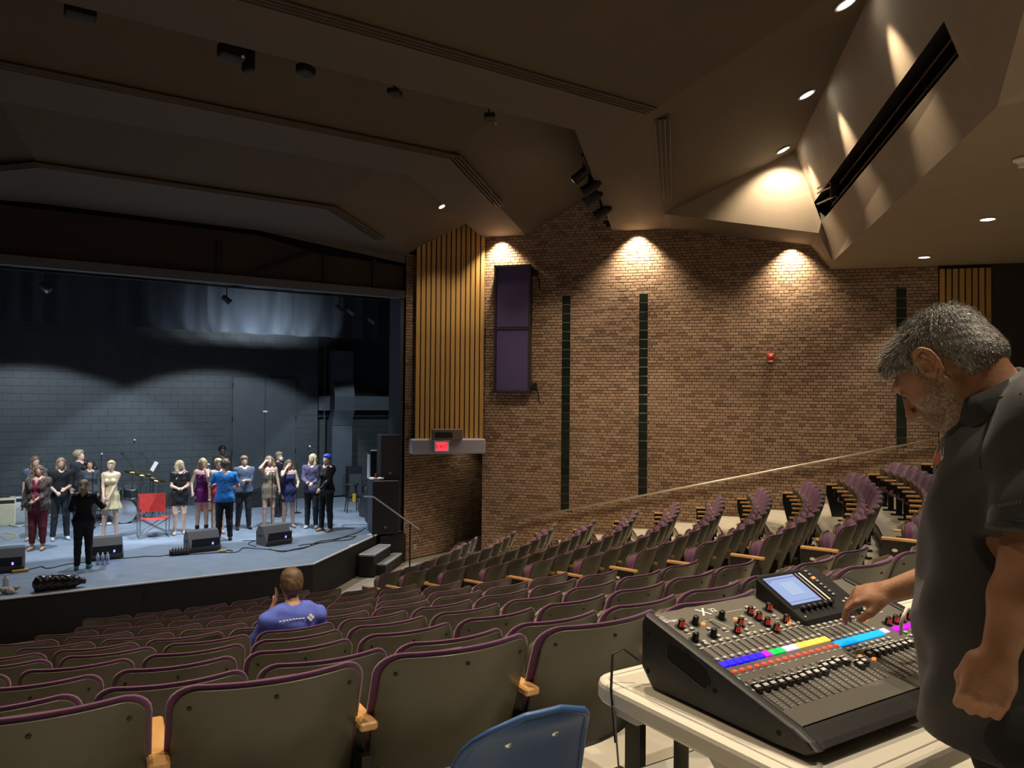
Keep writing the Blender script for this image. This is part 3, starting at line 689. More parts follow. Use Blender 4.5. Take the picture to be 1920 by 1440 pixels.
def standard(x):
    mb = MB(); mb.box((x, .06, .30), (.035, .10, .60)); mb.box((x, .16, .50), (.03, .22, .10)); mb.bbox((x, .07, .015), (.07, .26, .03), .008); mb.box((x, -.02, .42), (.03, .10, .16)); return mb
m_std = standard(-SW/2).mesh('standard', M_DARKMET); m_std2 = standard(SW/2).mesh('standard', M_DARKMET)
def endp(x):
    return MB().add([(x+dx, y, z) for dx in (-.02, .02) for (y, z) in ((-.03, .03), (.20, .03), (.30, .42), (.30, .60), (-.02, .60), (-.06, .35))], [(0, 1, 2, 3, 4, 5), (11, 10, 9, 8, 7, 6)]+[(i, (i+1) % 6, 6+(i+1) % 6, 6+i) for i in range(6)])
m_end = endp(-SW/2).mesh('end_panel', M_BLACKG); m_end2 = endp(SW/2).mesh('end_panel', M_BLACKG)
m_plate = MB().lathe([(.028, 0), (.028, .004)], 14, c=(-SW/2-.02, .17, .50), M=lookM((-1, 0, 0)), sy=.6).mesh('number_plate', M_OFFWHITE)
m_screws = []
for (x, z) in ((-.24, .80), (.24, .80), (0, .815), (-.25, .40), (.25, .40)):
    y = CUR*.86*(x/.285)**2-(z-.275)*math.tan(TILT)-.001
    m_screws.append(MB().lathe([(.008, 0), (.007, .004), (.003, .005)], 8, c=(x, y, z), M=lookM((0, -1, -.25))).mesh('screw', M_DARKMET))
def seat(loc, rz, label, group, first, last, down=False, near=False):
    t = thing('auditorium_seat', label, 'seat', loc, rz, group)
    link('backrest_shell', m_shell, t); link('backrest_pad', m_pad, t)
    link('seat_pan', m_pan0 if down else m_pan, t); link('seat_cushion', m_cush0 if down else m_cush, t)
    link('armrest', m_arm, t, label=None); link('standard', m_std, t)
    if near:
        for m_ in m_screws: link('screw', m_, t)
    if first: e = link('end_panel', m_end, t); link('number_plate', m_plate, e)
    if last: link('armrest', m_arm2, t); link('standard', m_std2, t); link('end_panel', m_end2, t)
    return t
ORD = ['first', 'second', 'third', 'fourth', 'fifth', 'sixth', 'seventh', 'eighth', 'ninth', 'tenth', 'eleventh', 'twelfth', 'thirteenth', 'fourteenth', 'fifteenth', 'sixteenth', 'seventeenth']
ROWN = ['front row']+[ORD[i]+' row' for i in range(1, 12)]
ROWN[11] = 'row nearest the camera'
SITTER = None
PHX = {7: 1.53, 8: 1.29, 9: 1.05, 10: .90, 11: 1.06}      # x of one seat's right corner in the rows near the camera
for k in range(12):
    kx = 1.08 if k == 11 else 1
    Rr = RK[k]; z = FLZ[k]; da = SW*kx/(Rr+.05)
    aend = R(11.4+.25*k)
    if k in PHX: c_ = math.asin((PHX[k]-AC.x)/Rr)-.30/Rr+da/2; aR = c_+math.floor((aend-c_)/da)*da
    else: aR = aend
    n = int((aR+aend+(.6 if k == 0 else .3)*da)/da)
    for i in range(n):
        a = aR-da*(n-1-i+.5); p = arcp(Rr, a, z)
        if p.x < -2.7: continue
        fr = n-1-i
        lab = 'purple-rimmed folding seat, centre block, %s, %s from the right aisle' % (ROWN[k], ORD[fr]) if k < 11 else 'purple-rimmed folding seat in the row nearest the camera, %s from the aisle' % ORD[fr]
        t = seat(p, a, lab, 'seats of the centre block', i == 0, i == n-1, near=k > 8)
        t.scale = (kx, 1, 1)
        if k == 7 and SITTER is None and abs(p.x-2.12) < .33: SITTER = (t, p.copy(), a)
    SX = .90 if k < 9 else .95; da = SW*SX/(Rr+.05)
    a0 = R(19.3 if k else 21.2); a1 = wall_angle(Rr+.1, 1.6); n = int((a1-a0)/da)
    for i in range(n):
        a = a0+da*(i+.5); p = arcp(Rr, a, z)
        lab = 'purple folding seat, right block, %s, %s from the left aisle' % (ROWN[k] if k < 11 else 'last row', ORD[i])
        seat(p, a, lab, 'seats of the right block', i == 0, i == n-1, near=False).scale = (SX, 1, 1)

# ================================================================== TABLE, BLUE CHAIR
TZ = 3.10
t = thing('folding_table', 'white plastic folding table under the mixing desk', 'table', (1.40, .95, TZ))
mb = MB(); Lx, Ly, rc = 1.83, .80, .085
def rrect(x0, y0, x1, y1, r, n=5):
    P = []
    for (cx_, cy_, a0) in ((x1-r, y1-r, 0), (x0+r, y1-r, 90), (x0+r, y0+r, 180), (x1-r, y0+r, 270)):
        P += [(cx_+r*math.cos(R(a0+90*i/n)), cy_+r*math.sin(R(a0+90*i/n))) for i in range(n+1)]
    return P
prof = [(.012, 0.0, 0), (.004, -.003, 0), (0, -.012, 0), (0, -.045, 0), (.008, -.055, 0)]
rings = []
for (ins, z, _) in prof: rings.append([(x, y, z) for x, y in rrect(ins, ins, Lx-ins, Ly-ins, max(.02, rc-ins))])
n = len(rings[0]); V = [p for r_ in rings for p in r_]
mb.add(V, [tuple(range(n))]+[(j*n+i, (j+1)*n+i, (j+1)*n+(i+1) % n, j*n+(i+1) % n) for j in range(len(rings)-1) for i in range(n)]+[tuple((len(rings)-1)*n+i for i in range(n))[::-1]])
mb.build('tabletop', M_OFFWHITE, t, smooth=False)
M_TG = mat('table_groove', (.55, .52, .43), .5)
MB().tube([(x, y, .0005) for x, y in rrect(.035, .035, Lx-.035, Ly-.035, .04)]+[(Lx-.035, Ly-.075, .0005)], .0022, 5).build('groove', M_TG, t)
mb = MB()      # deeper haunches of the moulded edge where the legs fold in
for y in (.20, .60): pass
mb.add([(x, y, z) for x in (.004, .03) for (y, z) in ((.10, -.05), (.34, -.05), (.31, -.080), (.12, -.080))], [(0, 1, 2, 3), (7, 6, 5, 4), (0, 4, 5, 1), (1, 5, 6, 2), (2, 6, 7, 3), (3, 7, 4, 0)])
mb.add([(x, y, z) for x in (.004, .03) for (y, z) in ((.56, -.05), (.70, -.05), (.68, -.068), (.59, -.068))], [(0, 1, 2, 3), (7, 6, 5, 4), (0, 4, 5, 1), (1, 5, 6, 2), (2, 6, 7, 3), (3, 7, 4, 0)])
mb.build('edge_skirt', M_OFFWHITE, t)
M_TLEG = mat('table_leg', (.12, .12, .11), .4, .5)
for x in (.22, Lx-.22):
    for y in (.16, .64):
        MB().tube([(x, y, -.05), (x, y, FLZ[12]-TZ+.01)], .022, 12).build('leg', M_TLEG, t, smooth=True)
    MB().tube([(x, .16, -.35), (x, .64, -.35)], .014, 8).build('cross_bar', M_TLEG, t)
    MB().tube([(x, .40, -.34), (x+(.35 if x < 1 else -.35), .40, -.055)], .011, 8).build('brace', M_TLEG, t)

bc = thing('school_chair', 'blue moulded plastic chair with two steel rivets at the bottom edge', 'chair', tuple(atz(1012, 1340, 3.19)+Vector((.01, .185, FLZ[12]-3.19))), R(-3))
mb = MB(); nx, nz = 16, 16; Fv, Bv = [], []
for j in range(nz+1):
    v = j/nz; z = .42+.40*v
    hw = .225-.085*v**1.4
    rc2 = .075
    if z > .82-rc2: hw -= (rc2-math.sqrt(max(0, rc2*rc2-(z-(.82-rc2))**2)))*1.25
    for i in range(nx+1):
        u = -1+2*i/nx; x = hw*u; y = -.03-.16*v**1.2+.035*(x/.22)**2-.02*math.exp(-((v-.95)/.1)**2)*1.0
        Fv.append((x, y+.010, z)); Bv.append((x, y, z))
n_ = nx+1; o_ = len(Fv); f = [(j*n_+i, (j+1)*n_+i, (j+1)*n_+i+1, j*n_+i+1) for j in range(nz) for i in range(nx)]+[(o_+j*n_+i, o_+j*n_+i+1, o_+(j+1)*n_+i+1, o_+(j+1)*n_+i) for j in range(nz) for i in range(nx)]
per = list(range(n_))+[j*n_+nx for j in range(1, nz+1)]+[nz*n_+i for i in range(nx-1, -1, -1)]+[j*n_ for j in range(nz-1, 0, -1)]
f += [(per[i], per[(i+1) % len(per)], o_+per[(i+1) % len(per)], o_+per[i]) for i in range(len(per))]
mb.add(Fv+Bv, f)
rim = [Vector(Fv[q])*.5+Vector(Bv[q])*.5 for q in [j*n_+nx for j in range(0, nz+1)]+[nz*n_+i for i in range(nx-1, -1, -1)]+[j*n_ for j in range(nz-1, -1, -1)]]
mb.tube(rim, .0085, 8)
mb.build('backrest', M_BLUEP, bc, smooth=True)
mb = MB(); mb.bbox((0, .19, .43), (.42, .42, .02), .01); mb.build('seat', M_BLUEP, bc)
for x in (-.062, .062):
    MB().lathe([(.0095, 0), (.009, .004), (.005, .0065)], 14, c=(x, -.03-.16*(.325/.40)**1.2+.055*(x/.22)**2-.0005, .42+.325), M=lookM((0, -1, -.3))).build('rivet', M_CHROME, bc, smooth=True)
for x in (-.20, .20):
    MB().tube([(x, .36, .0), (x*.85, .33, .42)], .011, 8).build('leg', M_CHROME, bc); MB().tube([(x, -.04, 0), (x*.85, .03, .42)], .011, 8).build('leg', M_CHROME, bc)

# ================================================================== MIXING DESK
mx = thing('mixing_desk', 'black digital mixing desk with coloured channel lights on the white table', 'mixer', (1.485, 1.105, TZ+.012), R(-1.1))
MW, MD, ZF, ZB = .92, .51, .040, .178
SLP = math.atan2(ZB-ZF, MD); LN = math.hypot(MD, ZB-ZF)
Rm = Matrix.Rotation(SLP, 3, 'X')                       # local (u, v, h) on the sloping panel
def PS(u, v, h=0.0): q = Rm@Vector((0, v, h)); return Vector((u, q.y, ZF+q.z))
M_MBODY = mat('mixer_body', (.018, .018, .018), .45, bump=.12, bscale=500)
M_MPANEL = mat('mixer_panel', (.15, .14, .115), .42, noise=.05, nscale=9, bump=.05, bscale=500)
M_KNOB = mat('knob_black', (.012, .012, .012), .4)
M_PRINT = mat('print_white', (.85, .85, .80), .6)
M_BTN = mat('button_grey', (.62, .62, .58), .3)
mb = MB()      # body: tapered tub
side = [(.05, 0), (MD-.03, 0), (MD+.005, .04), (MD+.005, ZB-.02), (MD-.004, ZB+.002), (.0, ZF+.001), (-.035, ZF-.012), (-.05, .020), (-.03, .006)]
n = len(side); mb.add([(x, y, z) for x in (0.028, MW-.028) for y, z in side], [tuple(range(n)), tuple(range(2*n-1, n-1, -1))]+[(i, n+i, n+(i+1) % n, (i+1) % n) for i in range(n)])
mb.build('body', M_MBODY, mx)
for x in (0.0, MW-.030):      # thick side cheeks
    mb = MB(); ins = .006
    s2 = [(.05, -.004), (MD-.03, -.004), (MD+.008, .04), (MD+.008, ZB-.014), (MD-.006, ZB+.010), (.0, ZF+.010), (-.038, ZF-.006), (-.055, .020), (-.03, .002)]
    c_ = Vector((sum(q[0] for q in s2)/n, sum(q[1] for q in s2)/n))
    def inner(q): v = Vector(q)-c_; return c_+v*(1-.006/max(.03, v.length)) if False else c_+v-v.normalized()*.006
    inn2 = lambda q, d: tuple(c_+(Vector(q)-c_)-(Vector(q)-c_).normalized()*d)
    rings = [(x-.004, [inn2(q, .014) for q in s2]), (x-.001, [inn2(q, .006) for q in s2]), (x+.006, [inn2(q, .0015) for q in s2]), (x+.014, s2), (x+.020, s2), (x+.026, [inn2(q, .004) for q in s2])]
    mb.add([(xx, y, z) for xx, P in rings for y, z in P], [tuple(range(n))]+[(j*n+i, (j+1)*n+i, (j+1)*n+(i+1) % n, j*n+(i+1) % n) for j in range(5) for i in range(n)]+[tuple(range(6*n-1, 5*n-1, -1))])
    ck = mb.build('side_cheek', M_MBODY, mx, smooth=False)
    if x == 0:
        hr = MB(); P0_ = [(.262, .062), (.258, .082), (.268, .102), (.285, .110), (.388, .136), (.405, .132), (.413, .114), (.404, .092), (.392, .084), (.285, .053), (.270, .053)]; P = P0_
        hr.add([(-.0045, y, z) for y, z in P], [tuple(range(11))]); hr.build('grip_shade', mat('pure_black', (.002, .002, .002), .9), ck)  # flat black face painted as the shade inside the grip hollow
        hr = MB(); hr.tube([(-.0045, y, z) for y, z in (P[6], P[7], P[8], P[9], P[10], P[0], P[1])], .0028, 6); hr.build('grip_lip', M_MBODY, ck, smooth=True)
        for (y, z) in ((.485, .135), (.37, .155) if False else (.335, .125), (.485, .035), (.24, .060), (.045, .028)):
            MB().lathe([(.0065, 0), (.0065, .0012), (.003, .0013)], 12, c=(-.004, y, z), M=lookM((-1, 0, 0))).build('screw', bpy.data.materials['pure_black'], ck)
for x in (.08, MW-.08):
    for y in (.06, MD-.06): MB().lathe([(.018, -.012), (.018, .003)], 12, c=(x, y, 0)).build('foot', M_BLACK, mx)
pn = MB().add([PS(.030, .012, .004), PS(MW-.03, .012, .004), PS(MW-.03, LN-.004, .004), PS(.03, LN-.004, .004)], [(0, 1, 2, 3)]).build('control_panel', M_MPANEL, mx)
def em(name, c, s): return mat(name, c, .5, emit=c, estr=s)
M_BLU, M_MAG, M_GRN, M_LAV, M_YEL, M_CYN, M_MA2 = em('led_blue', (.01, .0, .8), 1.1), em('led_magenta', (.75, .0, .6), .9), em('led_green', (.0, .5, .1), .8), em('led_lavender', (.72, .55, .85), .75), em('led_yellow', (.8, .55, .08), .8), em('led_cyan', (.0, .33, .85), 1.0), em('led_violet', (.62, .0, .85), .95)
M_LRED, M_LORG, M_LTEAL = em('led_red', (.75, .10, .06), .6), em('led_orange', (.95, .28, .06), .8), em('led_teal', (.05, .7, .35), .7)
PR = Rm
def flat(mb, u, v, du, dv, h=.0005, hh=.001): mb.box(PS(u, v, .004+h+hh/2), (du, dv, hh), M=PR)
PIT = .0272; U0 = .040
def U16(i): return U0+PIT*i
U8 = [.470+PIT*i for i in range(9)]
cols = [M_BLU]*6+[M_MAG]+[M_GRN]*2+[M_LAV]*2+[M_YEL]*4+[M_YEL]
LBL = {M_BLU.name: 'blue lit channel strip'}
for i in range(16):
    m = MB(); m.bbox(PS(U16(i), .262-.0*i, .006), (PIT-.003, .022, .004), .001, M=PR); m.build('channel_light', cols[i], mx)
    m = MB(); m.lathe([(.0085, 0), (.0085, .004), (.007, .0055)], 12, c=PS(U16(i)+.004, .228, .004), M=PR, sy=.7); m.build('mute_button', M_LRED, mx)
for i in range(8):
    MB().bbox(PS(U8[i], .232, .006), (PIT-.001, .026, .004), .001, M=PR).build('channel_light', M_CYN, mx)
MB().bbox(PS(U8[8]+.004, .236, .006), (.024, .022, .004), .001, M=PR).build('channel_light', M_LAV, mx)
for i in range(4): MB().bbox(PS(.745+.037*i, .232, .006), (.028, .020, .004), .004, M=PR).build('channel_light', M_MA2, mx)
for (u, v, m_) in ((.018, .228, M_LTEAL), (.022, .200, M_LTEAL)): MB().lathe([(.009, 0), (.009, .004), (.007, .0055)], 14, c=PS(u, v, .004), M=PR, sy=.8).build('round_button', m_, mx)
for (u, v) in ((.470, .165), (.500, .143), (.695, .300), (.415, .360), (.262, .428), (.35, .425), (.14, .435)):
    MB().lathe([(.0075, 0), (.0075, .004), (.006, .0055)], 14, c=PS(u, v, .004), M=PR, sy=.8).build('round_button', M_LORG, mx)
MB().lathe([(.010, 0), (.010, .004), (.008, .0055)], 14, c=PS(.862, .160, .004), M=PR).build('round_button', M_LRED, mx)
# small grey buttons: above and below the meters
m_b = MB().bbox((0, 0, .0035), (.012, .009, .005), .0015).mesh('button', M_BTN)
BT = []
for i in range(16): BT += [(U16(i), .352), (U16(i), .284)]
for i in range(8): BT += [(U8[i], .322), (U8[i], .254), (U8[i], .203)]
BT += [(u, v) for u in (.752, .789, .826, .863) for v in (.208, .190)]
BT += [(.018, .352), (.022, .172), (.022, .150), (.060, .420), (.085, .425), (.135, .410), (.070, .362), (.135, .372), (.18, .395), (.245, .372), (.285, .395), (.29, .43), (.35, .395), (.37, .37), (.40, .405), (.43, .385), (.355, .47), (.375, .46), (.72, .33), (.75, .345), (.70, .36), (.76, .37), (.81, .36), (.84, .38), (.80, .33)]
for (u, v) in BT: link('button', m_b, mx, M=m4(PR, PS(u, v, .004)))
# printed lines, scales and legends
pr = MB()
for (u, v) in BT: flat(pr, u+.001, v-.0115, .015, .0026)
for i in range(16): flat(pr, U16(i)+.006, .214, .010, .002)
for i in range(16):
    for j in range(13):
        flat(pr, U16(i)+.010+(.0), .075+.0092*j, .006 if j % 3 else .009, .0011)
for i in range(9):
    for j in range(13): flat(pr, U8[i]+.020, .060+.0088*j, .006 if j % 3 else .009, .0011)
for i in range(16):
    for j in range(6): flat(pr, U16(i)+.006, .300+.008*j, .004, .001)
for i in range(8):
    for j in range(6): flat(pr, U8[i]+.006, .268+.008*j, .004, .001)
for (u0_, v0_, u1_, v1_) in ((.24, .468, .33, .468), (.33, .468, .345, .455), (.150, .448, .190, .448), (.19, .448, .215, .385), (.215, .385, .262, .385), (.262, .385, .262, .40), (.30, .44, .30, .395), (.06, .445, .085, .445), (.225, .352, .26, .352)):
    a = PS(u0_, v0_, .0048); b = PS(u1_, v1_, .0048); dd = b-a; pr.box((a+b)/2, (dd.length, .0014, .0006), M=axes(dd.normalized(), (PR@Vector((0, 0, 1))).cross(dd.normalized()), PR@Vector((0, 0, 1))))
pr.build('printed_scale', M_PRINT, mx, kind='stuff')
put_text('X', .052, M_PRINT, mx, m4(PR, PS(.195, .488, .0045)))
put_text('32', .026, M_PRINT, mx, m4(PR, PS(.232, .489, .0045)))
put_text('behringer', .0155, M_PRINT, mx, m4(PR, PS(.050, .478, .0045)))
tr = MB(); tri = [PS(.026, .486, .0048), PS(.078, .486, .0048), PS(.034, .517, .0048), PS(.026, .486, .0048)]
tr.tube(tri, .0016, 4); tr.tube([PS(.042+.008*math.cos(a_), .496+.008*math.sin(a_), .0048) for a_ in [i*.5 for i in range(13)]], .0010, 4); tr.tube([PS(.042+.003*math.cos(a_), .496+.004*math.sin(a_), .0048) for a_ in [i*.7 for i in range(8)]], .0010, 4)
tr.build('ear_logo', M_PRINT, mx)
# meters
for i in range(16): MB().box(PS(U16(i)-.001, .318, .0045), (.006, .048, .0012), M=PR).build('level_meter', M_BLACK, mx)
for i in range(8): MB().box(PS(U8[i]-.001, .288, .0045), (.006, .046, .0012), M=PR).build('level_meter', M_BLACK, mx)
for (u, v) in ((.090, .436), (.060, .370), (.175, .430)): MB().box(PS(u+.0, v, .0045), (.008, .05, .0012), M=PR).build('level_meter', M_BLACK, mx)
# faders
m_slot = MB().box((0, 0, .0006), (.0025, .118, .0012)).mesh('fader_slot', M_BLACK)
cap = MB(); cap.cur = 0
cap.add([(x*.0078, y*1.15, z) for x in (-1, 1) for (y, z) in ((-.0125, .003), (.0125, .003), (.0105, .013), (.003, .010), (.0, .0095), (-.003, .010), (-.0105, .013))], [tuple(range(7)), tuple(range(13, 6, -1))]+[(i, 7+i, 7+(i+1) % 7, (i+1) % 7) for i in range(7)])
m_cap = cap.mesh('fader_cap', mat('cap_black', (.05, .05, .055), .25, .3))
m_shine = MB().box((0, .0, .0112), (.0150, .010, .0026)).box((0, .0115, .0136), (.013, .004, .001)).mesh('cap_inlay', mat('inlay', (.75, .75, .73), .3))
FV = [.152, .150, .150, .148, .148, .147, .147, .150, .148, .147, .162, .160, .165, .160, .133, .140]
for i in range(16):
    link('fader_slot', m_slot, mx, M=m4(PR, PS(U16(i), .130, .0042)))
    c = link('fader_cap', m_cap, mx, M=m4(PR, PS(U16(i), FV[i], .004))); link('cap_inlay', m_shine, c)
for i in range(9):
    link('fader_slot', m_slot, mx, M=m4(PR, PS(U8[i]+.035 if i < 8 else .765, .112, .0042)))
    c = link('fader_cap', m_cap, mx, M=m4(PR, PS(U8[i]+.035 if i < 8 else .765, .160 if i < 8 else .18, .004))); link('cap_inlay', m_shine, c)
# knobs
def knob(u, v, red=False, r=.010):
    MB().lathe([(r*1.7, 0), (r*1.7, .0012)], 18, c=PS(u, v, .004), M=PR).build('knob_collar', M_BLACK, mx)
    k_ = MB().lathe([(r*1.12, .001), (r*.95, .006), (r*.82, .022), (r*.70, .024)], 14, c=PS(u, v, .004), M=PR).build('knob', M_KNOB, mx, smooth=True)
    if red:
        m = MB()
        for a_ in (-2.6, -2.1, -1.5, -.9): m.tube([PS(u+r*1.0*math.cos(a_), v+r*1.0*math.sin(a_), .010), PS(u+r*.85*math.cos(a_), v+r*.85*math.sin(a_), .025)], .0011, 5)
        m.build('light_ring', mat('knob_red', (.5, .05, .02), .4, emit=(.8, .08, .04), estr=.5) if 'knob_red' not in bpy.data.materials else bpy.data.materials['knob_red'], k_)
for (u, v, rd) in ((.062, .444, 1), (.118, .446, 0), (.222, .446, 0), (.052, .378, 0), (.120, .378, 0), (.208, .373, 1), (.250, .400, 1), (.335, .440, 1), (.335, .408, 1), (.335, .377, 1), (.335, .344, 1), (.415, .440, 1), (.412, .372, 1), (.745, .262, 1), (.782, .262, 1), (.819, .262, 1), (.856, .262, 1)):
    knob(u, v, rd)
# raised screen unit
su0, su1, sv0, sv1 = .448, .742, .332, .525
def SP(a, b, h): return PS(su0+(su1-su0)*a, sv0+(sv1-sv0)*b, .004)+Vector((0, 0, h))
hF, hB = .016, .060
def SH(a, b, d=0): return SP(a, b, hF+(hB-hF)*b+d)
mb = MB(); rr = .05
P = [(rr, 0), (1-rr, 0), (1, rr), (1, 1-rr), (1-rr, 1), (rr, 1), (0, 1-rr), (0, rr)]
top = [SH(a, b) for a, b in P]; mid = [SH(a, b, -.004)+Vector((0, 0, 0)) for a, b in P]; bot = [SP(a, b, -.004) for a, b in P]
top = [SH(.5+(a-.5)*.985, .5+(b-.5)*.98) for a, b in P]
mb.add(top+mid+bot, [tuple(range(8))]+[(i, 8+i, 8+(i+1) % 8, (i+1) % 8) for i in range(8)]+[(8+i, 16+i, 16+(i+1) % 8, 8+(i+1) % 8) for i in range(8)])
su = mb.build('screen_unit', M_MBODY, mx)
sx = (SH(1, 0)-SH(0, 0)).normalized(); sy = (SH(0, 1)-SH(0, 0)).normalized(); sn = sx.cross(sy); SM = axes(sx, sy, sn)
def srect(name, a0, b0, a1, b1, m_, d=.001, th=.001):
    c = (SH(a0, b0)+SH(a1, b1))/2+sn*d; w_ = (SH(a1, b0)-SH(a0, b0)).length; h_ = (SH(a0, b1)-SH(a0, b0)).length
    return MB().box(c, (w_, h_, th), M=SM).build(name, m_, su)
srect('bezel', .03, .25, .70, .95, M_BLACKG, .0008)
srect('display', .06, .31, .53, .90, em('display_blue', (.20, .30, .62), .42), .0018)
srect('display_bar', .06, .84, .53, .865, em('display_bar', (.12, .17, .42), .5), .0026, .0006)
srect('display_bar', .06, .36, .53, .370, bpy.data.materials['display_bar'], .0026, .0006)
srect('display_plot', .20, .48, .42, .76, em('display_plot', (.24, .36, .62), .45), .0026, .0006)
srect('display_mark', .08, .80, .12, .825, bpy.data.materials['display_bar'], .0026, .0006)
srect('meter_strip', .63, .28, .655, .90, M_PRINT, .002); srect('meter_strip', .575, .28, .583, .90, M_PRINT, .002)
srect('trim_line', .705, .26, .710, .96, M_STEEL, .0016)
for i in range(8): srect('menu_button', .735, .88-.078*i, .79, .925-.078*i, M_LORG if i == 2 else mat('menu_%d' % i, (.09, .10, .13), .4), .0022, .003)
for i in range(8): srect('menu_mark', .745, .905-.078*i, .78, .915-.078*i, M_PRINT, .0045, .0006)
for i in range(6):
    q = SH(.13+.083*i*1.05, .20, 0); k_ = MB().lathe([(.0085, 0), (.008, .014), (.0065, .016)], 12, c=q, M=lookM(sn+Vector((0, -.2, 0)))).build('encoder', M_KNOB, su, smooth=True)
MB().lathe([(.003, 0), (.002, .001)], 8, c=SH(.08, .08), M=SM).build('indicator', M_PRINT, su)
for (a, b) in ((.80, .20), (.80, .12), (.88, .16), (.88, .24)): MB().bbox(SH(a, b)+sn*.001, (.010, .007, .003), .001, M=SM).build('nav_button', M_BTN, su)
# cable with white plug behind the desk, thin cable at the table edge
t = thing('white_cable', 'white cable loop with a plug behind the right end of the mixing desk', 'cable', tuple(atz(1704, 1166, 3.285)))
MB().tube([(-.04, .0, -.03), (-.035, .0, .01), (-.01, 0, .038), (.02, 0, .036), (.035, 0, .01)], .005, 8).build('cord', M_OFFWHITE, t, smooth=True)
MB().bbox((.036, 0, -.012), (.022, .022, .045), .004).build('plug', M_OFFWHITE, t)
t = MB().tube([(0, 0, 0), (.006, -.005, -.08), (.02, -.01, -.25), (.03, 0, -.45), (.05, .02, -.66)], .003, 6).build('hanging_cable', mat('cable_clear', (.22, .22, .19), .3), None, loc=(1.392, 1.62, 3.06))
tag(t, 'thin grey cable hanging from the left edge of the white table', 'cable')
t = MB().tube([(0, 0, 0), (-.03, .03, .03), (-.07, .03, .02), (-.10, 0, -.06), (-.10, -.02, -.2)], .004, 6).build('signal_cable', M_BLACK, None, loc=(1.50, 1.64, 3.16))
tag(t, 'dark cable looping out behind the left rear corner of the mixing desk', 'cable')
